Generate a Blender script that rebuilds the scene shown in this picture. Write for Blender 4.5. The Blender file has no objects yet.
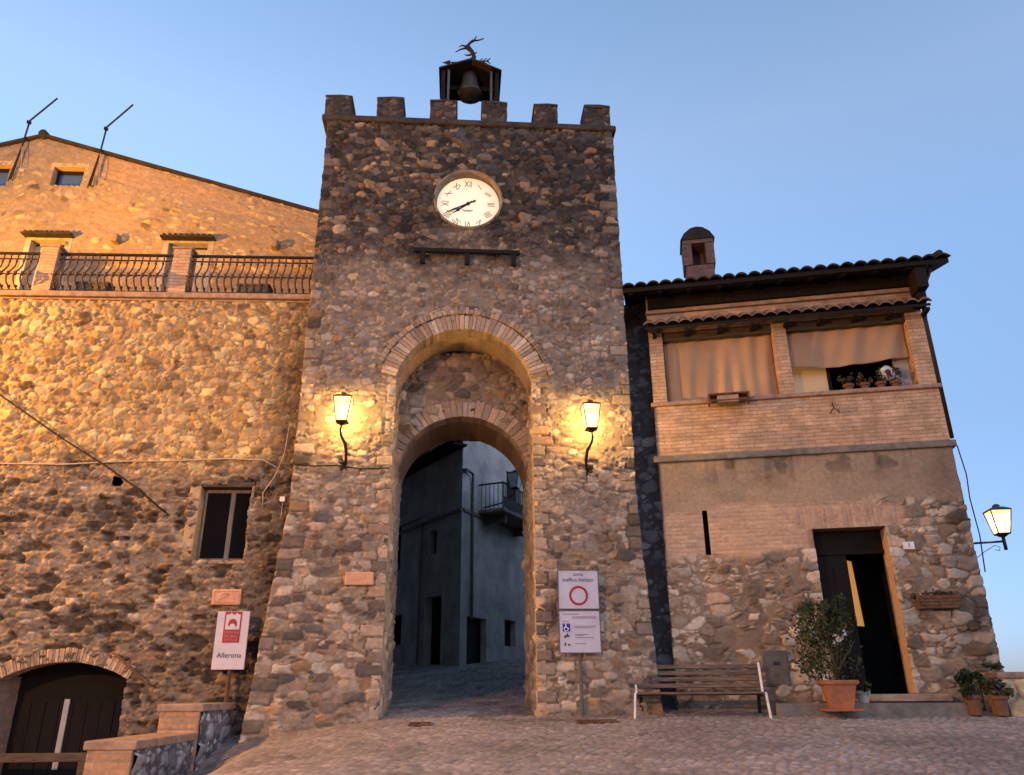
import bpy, math, random
import numpy as np
from mathutils import Vector, Matrix
R = math.radians
random.seed(7)
sc = bpy.context.scene
C = sc.collection

# ------------------------------------------------------------------ camera, sky, sun, exposure
cam_d = bpy.data.cameras.new('camera'); cam = bpy.data.objects.new('camera', cam_d); C.objects.link(cam)
cam_d.sensor_width = 36; cam_d.lens = 771/1024*36; cam_d.clip_start = .05; cam_d.clip_end = 9000
cam.matrix_world = Matrix.Translation((0, 0, 1.6)) @ Matrix.Rotation(R(90+21.4), 4, 'X') @ Matrix.Rotation(R(-.38), 4, 'Z')
sc.camera = cam
world = bpy.data.worlds.new('World'); sc.world = world; world.use_nodes = True
wn, wl = world.node_tree.nodes, world.node_tree.links
bg = wn['Background']
sky = wn.new('ShaderNodeTexSky'); sky.sky_type = 'NISHITA'; sky.sun_disc = False
SUN_EL, SUN_AZ = 9, 140
sky.sun_elevation = R(SUN_EL); sky.sun_rotation = R(SUN_AZ)
sky.altitude = 400; sky.air_density = 1.0; sky.dust_density = .6; sky.ozone_density = 2.5
tint = wn.new('ShaderNodeMix'); tint.data_type = 'RGBA'; tint.blend_type = 'MULTIPLY'; tint.inputs['Factor'].default_value = 1
wtc = wn.new('ShaderNodeTexCoord'); wsp = wn.new('ShaderNodeSeparateXYZ'); wl.new(wtc.outputs['Generated'], wsp.inputs[0])
evn = wn.new('ShaderNodeValToRGB'); wl.new(wsp.outputs['Z'], evn.inputs[0])     # evens the dusk sky out between horizon and zenith
er = evn.color_ramp.elements; er[0].position = .0; er[0].color = (.19, .24, .50, 1); er[1].position = .74; er[1].color = (.86, .72, .65, 1)
e_ = er.new(.14); e_.color = (.34, .335, .47, 1); e_ = er.new(.29); e_.color = (.49, .435, .46, 1); e_ = er.new(.47); e_.color = (.715, .62, .605, 1); e_ = er.new(.62); e_.color = (.96, .735, .65, 1)
wl.new(sky.outputs[0], tint.inputs['A']); wl.new(evn.outputs[0], tint.inputs['B']); wl.new(tint.outputs['Result'], bg.inputs[0])
bg.inputs[1].default_value = .75
sun_d = bpy.data.lights.new('sun', 'SUN'); sun = bpy.data.objects.new('sun', sun_d); C.objects.link(sun)
sun_d.energy = .03; sun_d.angle = R(5); sun_d.color = (1, .8, .65)
sun.rotation_euler = (R(90-SUN_EL), 0, R(180-SUN_AZ))
sc.view_settings.view_transform = 'Standard'; sc.view_settings.look = 'None'
sc.view_settings.exposure = 0; sc.view_settings.gamma = 1
sc.cycles.max_bounces = 5; sc.cycles.diffuse_bounces = 3; sc.cycles.transparent_max_bounces = 8
sc.cycles.sample_clamp_indirect = 3; sc.cycles.use_denoising = True
WARM = (1.0, .55, .13); AMBER = (1.0, .43, .035); STREET = (1.0, .48, .165)
P_LANTERN, P_STREET, P_FLOOD = 310, 12600, 11500

# ------------------------------------------------------------------ materials
def _nodes(name):
    m = bpy.data.materials.new(name); m.use_nodes = True
    n, l = m.node_tree.nodes, m.node_tree.links
    return m, n, l, n['Principled BSDF']
def _coord(n, l, wall=False):
    tc = n.new('ShaderNodeTexCoord')
    if not wall: return tc.outputs['Object']
    sp = n.new('ShaderNodeSeparateXYZ'); l.new(tc.outputs['Object'], sp.inputs[0])
    ad = n.new('ShaderNodeMath'); ad.operation = 'ADD'; l.new(sp.outputs['X'], ad.inputs[0]); l.new(sp.outputs['Y'], ad.inputs[1])
    cb = n.new('ShaderNodeCombineXYZ'); l.new(ad.outputs[0], cb.inputs['X']); l.new(sp.outputs['Z'], cb.inputs['Y'])
    return cb.outputs[0]
def _bump(n, l, p, co, scale, strength, dist=.01, detail=6):
    t = n.new('ShaderNodeTexNoise'); t.inputs['Scale'].default_value = scale; t.inputs['Detail'].default_value = detail; l.new(co, t.inputs['Vector'])
    b = n.new('ShaderNodeBump'); b.inputs['Strength'].default_value = strength; b.inputs['Distance'].default_value = dist
    l.new(t.outputs[0], b.inputs['Height']); l.new(b.outputs[0], p.inputs['Normal'])
    return t, b
def pmat(name, col, col2=None, scale=6, rough=.8, metal=0, bump=.4, bscale=40, stretch=None, contrast=(.35, .65)):
    m, n, l, p = _nodes(name)
    co = _coord(n, l)
    if stretch:
        mp = n.new('ShaderNodeMapping'); mp.inputs['Scale'].default_value = stretch; l.new(co, mp.inputs[0]); co = mp.outputs[0]
    t = n.new('ShaderNodeTexNoise'); t.inputs['Scale'].default_value = scale; t.inputs['Detail'].default_value = 8; t.inputs['Roughness'].default_value = .65
    l.new(co, t.inputs['Vector'])
    r = n.new('ShaderNodeValToRGB'); r.color_ramp.elements[0].position = contrast[0]; r.color_ramp.elements[1].position = contrast[1]
    col2 = col2 or tuple(c*.62 for c in col)
    r.color_ramp.elements[0].color = (*col2, 1); r.color_ramp.elements[1].color = (*col, 1)
    l.new(t.outputs[0], r.inputs[0]); l.new(r.outputs[0], p.inputs['Base Color'])
    p.inputs['Roughness'].default_value = rough; p.inputs['Metallic'].default_value = metal; p.inputs['Specular IOR Level'].default_value = .2
    if bump: _bump(n, l, p, co, bscale, bump)
    return m
def masonry_mat(name, bump=.55):
    m, n, l, p = _nodes(name); co = _coord(n, l)
    a = n.new('ShaderNodeAttribute'); a.attribute_name = 'Col'
    t = n.new('ShaderNodeTexNoise'); t.inputs['Scale'].default_value = 15; t.inputs['Detail'].default_value = 9; t.inputs['Roughness'].default_value = .7; l.new(co, t.inputs['Vector'])
    r = n.new('ShaderNodeMapRange'); r.inputs['From Min'].default_value = .3; r.inputs['From Max'].default_value = .7; r.inputs['To Min'].default_value = .74; r.inputs['To Max'].default_value = 1.22
    l.new(t.outputs[0], r.inputs[0])
    x = n.new('ShaderNodeMix'); x.data_type = 'RGBA'; x.blend_type = 'MULTIPLY'; x.inputs['Factor'].default_value = 1
    l.new(a.outputs['Color'], x.inputs['A']); l.new(r.outputs[0], x.inputs['B']); l.new(x.outputs['Result'], p.inputs['Base Color'])
    p.inputs['Roughness'].default_value = .92; p.inputs['Specular IOR Level'].default_value = .25
    _bump(n, l, p, co, 55, bump, .012, 8)
    return m
def brick_mat(name, c1, c2, mortar, w=.26, h=.068, dirt=.5):
    m, n, l, p = _nodes(name); co = _coord(n, l, True)
    nz = n.new('ShaderNodeTexNoise'); nz.inputs['Scale'].default_value = 5; l.new(co, nz.inputs['Vector'])
    mx = n.new('ShaderNodeMix'); mx.data_type = 'RGBA'; mx.blend_type = 'LINEAR_LIGHT'; mx.inputs['Factor'].default_value = .018
    l.new(co, mx.inputs['A']); l.new(nz.outputs['Color'], mx.inputs['B'])
    b = n.new('ShaderNodeTexBrick'); b.inputs['Scale'].default_value = 1; b.inputs['Brick Width'].default_value = w; b.inputs['Row Height'].default_value = h
    b.inputs['Mortar Size'].default_value = .008; b.inputs['Mortar Smooth'].default_value = .4; b.inputs['Bias'].default_value = -.1
    b.inputs['Color1'].default_value = (*c1, 1); b.inputs['Color2'].default_value = (*c2, 1); b.inputs['Mortar'].default_value = (*mortar, 1)
    l.new(mx.outputs['Result'], b.inputs['Vector'])
    t = n.new('ShaderNodeTexNoise'); t.inputs['Scale'].default_value = 3.2; t.inputs['Detail'].default_value = 10; t.inputs['Roughness'].default_value = .72; l.new(co, t.inputs['Vector'])
    r = n.new('ShaderNodeMapRange'); r.inputs['From Min'].default_value = .3; r.inputs['From Max'].default_value = .7; r.inputs['To Min'].default_value = 1-dirt; r.inputs['To Max'].default_value = 1.2
    l.new(t.outputs[0], r.inputs[0])
    x = n.new('ShaderNodeMix'); x.data_type = 'RGBA'; x.blend_type = 'MULTIPLY'; x.inputs['Factor'].default_value = 1
    l.new(b.outputs['Color'], x.inputs['A']); l.new(r.outputs[0], x.inputs['B']); l.new(x.outputs['Result'], p.inputs['Base Color'])
    p.inputs['Roughness'].default_value = .92
    bp = n.new('ShaderNodeBump'); bp.invert = True; bp.inputs['Strength'].default_value = .7; bp.inputs['Distance'].default_value = .012; l.new(b.outputs['Fac'], bp.inputs['Height'])
    t2 = n.new('ShaderNodeTexNoise'); t2.inputs['Scale'].default_value = 60; t2.inputs['Detail'].default_value = 5; l.new(co, t2.inputs['Vector'])
    b2 = n.new('ShaderNodeBump'); b2.inputs['Strength'].default_value = .5; b2.inputs['Distance'].default_value = .008; l.new(t2.outputs[0], b2.inputs['Height']); l.new(bp.outputs[0], b2.inputs['Normal'])
    l.new(b2.outputs[0], p.inputs['Normal'])
    return m
def glow_mat(name, col, strength, clear=.55):
    m, n, l, p = _nodes(name); n.remove(p)
    e = n.new('ShaderNodeEmission'); e.inputs[0].default_value = (*col, 1); e.inputs[1].default_value = strength
    t = n.new('ShaderNodeBsdfTransparent'); x = n.new('ShaderNodeMixShader'); x.inputs[0].default_value = 1-clear
    l.new(t.outputs[0], x.inputs[1]); l.new(e.outputs[0], x.inputs[2]); l.new(x.outputs[0], n['Material Output'].inputs['Surface'])
    return m
def emit_surface(name, col, emit, strength, rough=.5):
    m, n, l, p = _nodes(name)
    p.inputs['Base Color'].default_value = (*col, 1); p.inputs['Emission Color'].default_value = (*emit, 1); p.inputs['Emission Strength'].default_value = strength
    p.inputs['Roughness'].default_value = rough
    return m

M = {}
M['masonry'] = masonry_mat('rubble_masonry')
M['paving'] = masonry_mat('cobble_paving', .35)
M['brick'] = brick_mat('old_brick', (.46, .29, .19), (.34, .19, .115), (.36, .29, .22))
M['brick_pale'] = brick_mat('pale_brick', (.56, .345, .205), (.42, .245, .135), (.32, .23, .15), dirt=.5)
M['plaster'] = pmat('alley_plaster', (.48, .44, .405), (.26, .24, .22), 1.1, .9, bump=.3, bscale=25)
M['iron'] = pmat('dark_iron', (.022, .02, .02), (.05, .03, .02), 15, .55, .6, .3, 60)
M['rust'] = pmat('rusty_iron', (.17, .085, .045), (.06, .035, .022), 12, .85, .2, .5, 50)
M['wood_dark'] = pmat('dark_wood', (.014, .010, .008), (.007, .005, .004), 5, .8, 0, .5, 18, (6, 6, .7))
M['beam'] = pmat('weathered_beam', (.10, .07, .05), (.04, .03, .022), 6, .85, 0, .5, 20, (.7, 6, 6))
M['slat'] = pmat('weathered_bench_wood', (.17, .12, .095), (.045, .032, .026), 7, .7, 0, .6, 20, (.5, 8, 8))
M['white_metal'] = pmat('white_painted_metal', (.72, .70, .70), (.45, .42, .40), 9, .5, 0, .15, 40)
M['tile'] = pmat('roof_tile', (.048, .034, .026), (.024, .019, .016), 4, .9, 0, .5, 30)
M['cap'] = pmat('worn_stone_slab', (.07, .056, .047), (.032, .027, .024), 5, .92, 0, .6, 25)
M['sill'] = pmat('sill_brick', (.36, .24, .165), (.2, .13, .09), 7, .9, 0, .5, 30)
M['string'] = pmat('grey_string_course', (.2, .17, .14), (.11, .095, .08), 6, .92, 0, .6, 25)
M['terracotta_dark'] = pmat('stained_terracotta', (.19, .085, .045), (.09, .05, .03), 6, .9, 0, .4, 30, contrast=(.3, .7))
M['tile_pale'] = pmat('weathered_pale_tile', (.22, .145, .10), (.10, .07, .05), 5, .9, 0, .5, 30)
M['brick_dark'] = brick_mat('dark_brick', (.23, .12, .085), (.15, .08, .06), (.15, .12, .1))
M['terracotta'] = pmat('terracotta', (.36, .13, .055), (.20, .085, .045), 5, .8, 0, .25, 30)
M['terracotta_pale'] = pmat('pale_terracotta_tile', (.55, .30, .18), (.42, .22, .13), 9, .8, 0, .3, 30)
M['blind'] = pmat('canvas_blind', (.40, .25, .15), (.31, .19, .11), 1.3, .95, 0, .2, 160, contrast=(.25, .75))
M['sign'] = pmat('sign_enamel', (.47, .43, .48), (.39, .355, .40), 3, .5, 0, .05, 30)
M['ink'] = pmat('sign_ink', (.03, .03, .04), None, 5, .6, 0, 0)
M['faint_ink'] = pmat('faint_sign_ink', (.22, .19, .2), None, 5, .6, 0, 0)
M['red'] = pmat('sign_red', (.28, .02, .035), (.22, .018, .03), 5, .5, 0, 0)
M['pink_ink'] = pmat('sign_pink_ink', (.5, .22, .22), None, 5, .6, 0, 0)
M['blue'] = pmat('sign_blue', (.02, .03, .30), None, 5, .5, 0, 0)
M['white'] = pmat('white_paint', (.75, .72, .7), None, 5, .5, 0, 0)
M['grey_metal'] = pmat('grey_metal', (.12, .11, .105), (.075, .07, .065), 8, .6, .3, .2, 40)
M['door_wood'] = pmat('door_boards', (.013, .009, .0075), (.007, .005, .004), 5, .85, 0, .4, 16, (8, 8, .6))
M['soot'] = pmat('dark_room', (.03, .026, .024), None, 4, .95, 0, .2, 20)  # near-black colour standing in for the darkness of unlit rooms and hollows
M['leaf'] = pmat('shrub_leaf', (.045, .058, .02), (.018, .028, .011), 3, .6, 0, 0)
M['leaf_dry'] = pmat('dry_leaf', (.10, .075, .035), (.05, .04, .025), 3, .7, 0, 0)
M['flower'] = pmat('pale_flower', (.6, .58, .55), None, 5, .7, 0, 0)
M['twig'] = pmat('woody_stem', (.10, .07, .045), None, 9, .85, 0, .3, 40)
M['soil'] = pmat('potting_soil', (.035, .025, .018), None, 20, .95, 0, .6, 60)
M['cable'] = pmat('black_cable', (.03, .024, .02), None, 9, .7, 0, 0)
M['pale_cable'] = pmat('pale_cable', (.42, .34, .27), None, 9, .7, 0, 0)
M['pale_frame'] = pmat('pale_frame', (.40, .35, .29), (.26, .22, .18), 8, .7, 0, .3, 30)
M['old_frame'] = pmat('old_window_frame', (.20, .16, .125), (.10, .08, .065), 6, .8, 0, .3, 30, (6, 6, .6))
M['pale_wood'] = pmat('grey_pale_wood', (.42, .38, .34), (.3, .27, .24), 6, .7, 0, .3, 30, (6, 6, .6))
M['bronze'] = pmat('bell_bronze', (.10, .095, .09), (.06, .056, .054), 8, .5, .4, .2, 30)
M['clock_dial'] = emit_surface('backlit_dial', (.8, .75, .6), (1.0, .80, .46), .50)
M['numeral'] = pmat('dial_numeral', (.24, .19, .12), None, 9, .6, 0, 0)
M['clock_rim'] = pmat('clock_niche_plaster', (.27, .21, .145), (.17, .13, .09), 9, .9, 0, .5, 30)
M['lamp_glass'] = glow_mat('lit_lantern_glass', (1.0, .64, .22), 4.6, .6)
M['bulb'] = glow_mat('lamp_bulb', (1.0, .8, .5), 80, .85)
M['lit_pane'] = emit_surface('lit_door_pane', (.5, .3, .1), (1.0, .42, .08), .42)  # emissive strip standing in for the lit hall wall past the door
M['lit_panel'] = emit_surface('lit_loggia_panel', (.5, .33, .17), (1.0, .5, .16), .14)  # panel given a weak glow of its own in place of room light
def glass_mat():
    m, n, l, p = _nodes('dark_window_glass'); p.inputs['Base Color'].default_value = (.007, .007, .008, 1); p.inputs['Roughness'].default_value = .35
    p.inputs['Specular IOR Level'].default_value = .0
    return m
M['glass'] = glass_mat()
m, n, l, p = _nodes('blue_reflecting_glass'); p.inputs['Base Color'].default_value = (.04, .075, .20, 1); p.inputs['Roughness'].default_value = .12; M['glass_blue'] = m  # sky reflection put into the blue base colour
M['unlit_glass'] = pmat('unlit_lantern_glass', (.4, .42, .45), None, 4, .2, 0, 0)
M['valley'] = pmat('valley_fields', (.06, .075, .035), (.09, .075, .045), .02, .95, 0, 0)

# ------------------------------------------------------------------ wall frames: local x along the wall, y into it, z up
class Frame:
    def __init__(s, x, y, yaw):
        s.o = Vector((x, y, 0)); s.yaw = R(yaw); s.deg = yaw
        s.u = Vector((math.cos(s.yaw), math.sin(s.yaw), 0)); s.n = Vector((math.sin(s.yaw), -math.cos(s.yaw), 0))
    def P(s, u, d, z): return s.o + s.u*u + s.n*d + Vector((0, 0, z))
TF = Frame(-.7222, 13.0, 3.94)          # gate tower front
LF = Frame(-4.055, 13.2215, 2.5)        # long wall on the left
HF = Frame(2.117, 13.546, -10.6)        # house with the loggia
AL = Frame(-1.603, 24.0, -58)           # alley house, face running off to the left
AR = Frame(-1.603, 24.0, 66)            # alley house, face running off to the right

def tag(o, label=None, cat=None, group=None, kind=None):
    if label: o['label'] = label
    if cat: o['category'] = cat
    if group: o['group'] = group
    if kind: o['kind'] = kind
    return o
def thing(name, label, cat, F, u=0, d=0, z=0, group=None, rz=0):
    o = bpy.data.objects.new(name, None); C.objects.link(o)
    o.empty_display_size = .3
    o.location = F.P(u, d, z); o.rotation_euler = (0, 0, F.yaw+R(rz))
    return tag(o, label, cat, group)
class MB:
    def __init__(s): s.v = []; s.f = []; s.c = []; s.col = (.3, .25, .2)
    def add(s, vs, fs):
        b = len(s.v); s.v += [tuple(v) for v in vs]; s.c += [s.col]*len(vs); s.f += [tuple(b+i for i in f) for f in fs]; return s
    def box(s, x0, x1, y0, y1, z0, z1):
        return s.add([(x0,y0,z0),(x1,y0,z0),(x1,y1,z0),(x0,y1,z0),(x0,y0,z1),(x1,y0,z1),(x1,y1,z1),(x0,y1,z1)],
                     [(0,3,2,1),(4,5,6,7),(0,1,5,4),(1,2,6,5),(2,3,7,6),(3,0,4,7)])
    def bar(s, a, b, w, t, up=(0, 0, 1)):
        a, b = Vector(a), Vector(b); k = (b-a).normalized(); x = k.cross(Vector(up))
        if x.length < 1e-4: x = k.cross(Vector((0, 1, 0)))
        x.normalize(); y = x.cross(k)
        vs = [p+x*sx*w/2+y*sy*t/2 for p in (a, b) for sx, sy in ((-1,-1),(1,-1),(1,1),(-1,1))]
        return s.add(vs, [(0,1,2,3),(7,6,5,4),(0,4,5,1),(1,5,6,2),(2,6,7,3),(3,7,4,0)])
    def tube(s, pts, r, n=8, cap=True):
        pts = [Vector(p) for p in pts]; rs = r if isinstance(r, (list, tuple)) else [r]*len(pts)
        vs = []; px = None
        for i, p in enumerate(pts):
            k = (pts[min(i+1, len(pts)-1)]-pts[max(i-1, 0)]).normalized()
            if px is None:
                px = k.cross(Vector((0, 0, 1)))
                if px.length < .05: px = k.cross(Vector((0, 1, 0)))
            x = (px-k*px.dot(k)).normalized(); px = x; y = k.cross(x)
            vs += [p+(x*math.cos(2*math.pi*j/n)+y*math.sin(2*math.pi*j/n))*rs[i] for j in range(n)]
        fs = [(i*n+j, i*n+(j+1) % n, (i+1)*n+(j+1) % n, (i+1)*n+j) for i in range(len(pts)-1) for j in range(n)]
        if cap: fs += [tuple(reversed(range(n))), tuple((len(pts)-1)*n+j for j in range(n))]
        return s.add(vs, fs)
    def lathe(s, prof, n=20, o=(0, 0, 0), rot=0, sx=1, sy=1):
        vs = [(o[0]+r*math.cos(2*math.pi*j/n+rot)*sx, o[1]+r*math.sin(2*math.pi*j/n+rot)*sy, o[2]+z) for r, z in prof for j in range(n)]
        fs = [(i*n+j, i*n+(j+1) % n, (i+1)*n+(j+1) % n, (i+1)*n+j) for i in range(len(prof)-1) for j in range(n)]
        fs += [tuple(reversed(range(n))), tuple((len(prof)-1)*n+j for j in range(n))]
        return s.add(vs, fs)
    def prism(s, poly, y0, y1):          # polygon in x,z swept in y
        n = len(poly); vs = [(x, y0, z) for x, z in poly]+[(x, y1, z) for x, z in poly]
        return s.add(vs, [tuple(range(n)), tuple(range(2*n-1, n-1, -1))]+[(i, i+n, (i+1) % n+n, (i+1) % n) for i in range(n)])
    def build(s, name, mat, parent=None, smooth=False, bevel=0, loc=None):
        me = bpy.data.meshes.new(name); me.from_pydata(s.v, [], s.f)
        a = me.attributes.new('Col', 'FLOAT_COLOR', 'POINT')
        a.data.foreach_set('color', np.array([(*c, 1) for c in s.c], np.float32).ravel())
        me.materials.append(mat if not isinstance(mat, str) else M[mat])
        if smooth: me.polygons.foreach_set('use_smooth', [True]*len(me.polygons))
        me.update(); o = bpy.data.objects.new(name, me); C.objects.link(o)
        if parent: o.parent = parent
        if loc: o.location = loc
        if bevel:
            b = o.modifiers.new('bevel', 'BEVEL'); b.width = bevel; b.segments = 2; b.limit_method = 'ANGLE'
        return o
def text(name, body, size, parent, loc, mat='ink', extrude=.002, rot=(90, 0, 0), sx=1, align='CENTER'):
    cu = bpy.data.curves.new(name, 'FONT'); cu.body = body; cu.size = size; cu.extrude = extrude; cu.align_x = align; cu.align_y = 'CENTER'
    cu.materials.append(M[mat]); o = bpy.data.objects.new(name, cu); C.objects.link(o)
    bpy.context.view_layer.update()
    me = bpy.data.meshes.new_from_object(o.evaluated_get(bpy.context.evaluated_depsgraph_get())); bpy.data.objects.remove(o); bpy.data.curves.remove(cu)
    o = bpy.data.objects.new(name, me); C.objects.link(o)
    o.parent = parent; o.location = loc; o.rotation_euler = [R(a) for a in rot]; o.scale = (sx, 1, 1)
    return o

# ------------------------------------------------------------------ numpy stone patterns
def H(i, j, s):
    i = np.asarray(i).astype(np.int64); j = np.asarray(j).astype(np.int64)
    x = (i*374761393+j*668265263+s*2246822519) & 0xffffffff
    x = ((x ^ (x >> 13))*1274126177) & 0xffffffff; x = ((x ^ (x >> 16))*2654435761) & 0xffffffff
    return ((x ^ (x >> 15)) & 0xffffff)/float(0x1000000)
def vn(x, y, s):
    i, j = np.floor(x), np.floor(y); a, b = x-i, y-j; a = a*a*(3-2*a); b = b*b*(3-2*b)
    return (H(i, j, s)*(1-a)+H(i+1, j, s)*a)*(1-b)+(H(i, j+1, s)*(1-a)+H(i+1, j+1, s)*a)*b
def fbm(x, y, s, o=4):
    t = 0; amp = .5; tot = 0
    for k in range(o): t = t+amp*vn(x*2**k, y*2**k, s+k*17); tot += amp; amp *= .55
    return t/tot
def sm(a, b, x):
    t = np.clip((x-a)/(b-a), 0, 1); return t*t*(3-2*t)
def stones(U, Z, sx, sz, seed, jit=.42, p=3.0, w=.16, warp=.22):
    U = U+sx*warp*(fbm(U/sx*.9, Z/sz*.9, seed+1, 3)-.5)*2; Z = Z+sz*warp*(fbm(U/sx*.8, Z/sz*.8, seed+2, 3)-.5)*2.4
    gz = np.floor(Z/sz); F1 = np.full(U.shape, 9.); F2 = F1.copy(); ia = np.zeros(U.shape); ja = ia.copy(); lu = ia.copy(); lz = ia.copy()
    for dj in (-1, 0, 1):
        row = gz+dj; off = H(row, 0*row, seed+3)*sx; g = np.floor((U-off)/sx)
        for di in (-1, 0, 1):
            c = g+di
            cu = (c+.5+jit*(H(c, row, seed+4)*2-1)*.9)*sx+off; cz = (row+.5+jit*(H(c, row, seed+5)*2-1)*.75)*sz
            d = (np.abs((U-cu)/sx)**p+np.abs((Z-cz)/sz)**p)**(1/p)-w*(H(c, row, seed+6)-.5)*2
            n1 = d < F1; F2 = np.where(n1, F1, np.minimum(F2, d)); F1 = np.where(n1, d, F1); ia = np.where(n1, c, ia); ja = np.where(n1, row, ja); lu = np.where(n1, U-cu, lu); lz = np.where(n1, Z-cz, lz)
    return F2-F1, ia, ja, lu, lz
def palette(ia, ja, seed, cols, var=.25):
    cols = np.array(cols, float); w = np.cumsum(cols[:, 3]/cols[:, 3].sum()); k = np.searchsorted(w, np.clip(H(ia, ja, seed+21), 0, .999999))
    return cols[k, :3]*(1-var+2*var*H(ia, ja, seed+22))[..., None]
def rubble(U, Z, seed, sx, sz, cols, mortar, level=.0, hvar=.05, lo=.012, gap=.22, w=.16, rough=.014, levelmap=None, joint=0, split=.38, p=3.6, warp=.26, facet=.55):
    e, ia, ja, lu, lz = stones(U, Z, sx, sz, seed, w=w, p=p, warp=warp)
    if split:                            # some cells are made up of smaller stones
        e2, i2, j2, l2, m2 = stones(U, Z, sx*.52, sz*.58, seed+500, w=w, p=p, warp=warp); k = H(ia, ja, seed+40) < split
        e = np.where(k, np.minimum(e, e2*.62), e); ia = np.where(k, i2+5003, ia); ja = np.where(k, j2+77, ja); lu = np.where(k, l2, lu); lz = np.where(k, m2, lz)
    e = e+.10*(fbm(U*11, Z*13, seed+41, 3)-.5)
    prof = sm(.0, gap, e); dome = .86+.14*sm(.1, .9, e)
    hs = prof*((lo+hvar*H(ia, ja, seed+30))*dome + facet*((H(ia, ja, seed+51)-.5)*lu+(H(ia, ja, seed+52)-.35)*lz)) + rough*(fbm(U*18, Z*18, seed+31, 3)-.5)*prof + .012*(H(ia, ja, seed+33)-.5)*(U*3-np.floor(U*3)-.5)
    lv = level if levelmap is None else levelmap
    hm = lv-joint+.014*(fbm(U*6, Z*6, seed+32, 4)-.5)
    isst = sm(-.002, .006, hs-hm)
    col = palette(ia, ja, seed, cols)*(.78+.44*fbm(U*9, Z*11, seed+34, 3))[..., None]
    mc = np.array(mortar)*(.75+.5*fbm(U*4, Z*4, seed+35, 4))[..., None]
    return np.maximum(hs, hm), mc*(1-isst[..., None])+col*isst[..., None]
def bricks(U, Z, seed, c1, c2, mortar, bw=.27, bh=.07, h=.008):
    Z = Z+.012*(fbm(U*1.2, Z*1.2, seed, 2)-.5); row = np.floor(Z/bh); x = U/bw+.5*(row % 2)+.3*H(row, 0*row, seed+1); c = np.floor(x)
    fx = np.minimum(x-c, 1-x+c)*bw; fz = np.minimum(Z/bh-row, 1-Z/bh+row)*bh; e = np.minimum(fx, fz)
    isb = sm(.003, .012, e); t = H(c, row, seed+2)[..., None]
    col = (np.array(c1)*t+np.array(c2)*(1-t))*(.8+.4*fbm(U*7, Z*9, seed+3, 3))[..., None]
    return isb*h*(.4+.6*H(c, row, seed+4))+.008*(fbm(U*14, Z*14, seed+5, 3)-.5), np.array(mortar)*(1-isb[..., None])+col*isb[..., None]

def quoins(U, Z, h, c, edge, sgn, seed, mix, zmax=99, ch=.20, mortar=(.11, .085, .065)):
    Z2 = Z+.05*(fbm(U*1.5, Z*1.5, seed, 2)-.5); r_ = np.floor(Z2/ch+.35*(fbm(U*0+.5, Z*.8, seed+1, 2)-.5)); fz = Z2/ch-np.floor(Z2/ch); r_ = np.floor(Z2/ch)
    t = (U-edge)*sgn; wl = .16+.22*H(r_, 0*r_+1, seed+2); keep = H(r_, 0*r_+3, seed+5) > (.42 if zmax < 90 else .62)
    e = np.minimum(np.minimum(fz, 1-fz)*ch+.02*(fbm(U*10, Z*10, seed+9, 3)-.5), wl-t+.07*(fbm(U*8, Z*9, seed+3, 3)-.5))
    a = sm(-.006, .004, e)*keep*(Z < zmax)*(t > -.12); s_ = sm(.008, .022, e)
    hq = s_*(.035+.025*H(r_, 0*r_+2, seed+4))+.02*(fbm(U*12, Z*12, seed+6, 3)-.5)*s_
    cq = palette(r_, r_*0+4, seed, mix)*(.75+.5*fbm(U*7, Z*9, seed+7, 4))[..., None]
    cq = np.array(mortar)*(1-s_[..., None])+cq*s_[..., None]
    return h*(1-a)+hq*a, c*(1-a[..., None])+cq*a[..., None]
def wall_mesh(name, u0, u1, z0, z1, res, field, parent, mask=None, xf=None, skirt=.14, mat='masonry', ragged=0, top=None, seedr=5, resz=None):
    nu = max(2, int(round((u1-u0)/res))+1); nz = max(2, int(round((z1-z0)/(resz or res)))+1)
    us = np.linspace(u0, u1, nu); zs = np.linspace(z0, z1, nz); U, Z = np.meshgrid(us, zs)
    h, col = field(U, Z)
    X = U.copy(); D = h.copy(); Zw = Z.copy()
    if top is not None: Zw = z0+(Zw-z0)/(z1-z0)*(top(U)-z0)
    if ragged:
        X[:, :3] += (ragged*(fbm(zs*4+.3, zs*0+.5, seedr, 3)-.5))[:, None]*2
        X[:, -3:] += (ragged*(fbm(zs*4+9.3, zs*0+.5, seedr+1, 3)-.5))[:, None]*2
    if xf: X, D, Zw = xf(X, D, Zw)
    if skirt:
        X = np.concatenate([X[:, :1], X, X[:, -1:]], 1); D = np.concatenate([D[:, :1]*0-skirt, D, D[:, -1:]*0-skirt], 1)
        Zw = np.concatenate([Zw[:, :1], Zw, Zw[:, -1:]], 1); col = np.concatenate([col[:, :1], col, col[:, -1:]], 1); nu += 2
    V = np.stack([X, -D, Zw], -1).reshape(-1, 3)
    idx = np.arange(nu*nz).reshape(nz, nu)
    q = np.stack([idx[:-1, :-1], idx[:-1, 1:], idx[1:, 1:], idx[1:, :-1]], -1).reshape(-1, 4)
    if mask is not None:
        ce = V[q].mean(1); q = q[mask(ce[:, 0], ce[:, 2])]
    used = np.zeros(len(V), bool); used[q.ravel()] = True; mp = np.cumsum(used)-1
    return np_mesh(name, V[used], mp[q], col.reshape(-1, 3)[used], M[mat], parent)
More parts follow.
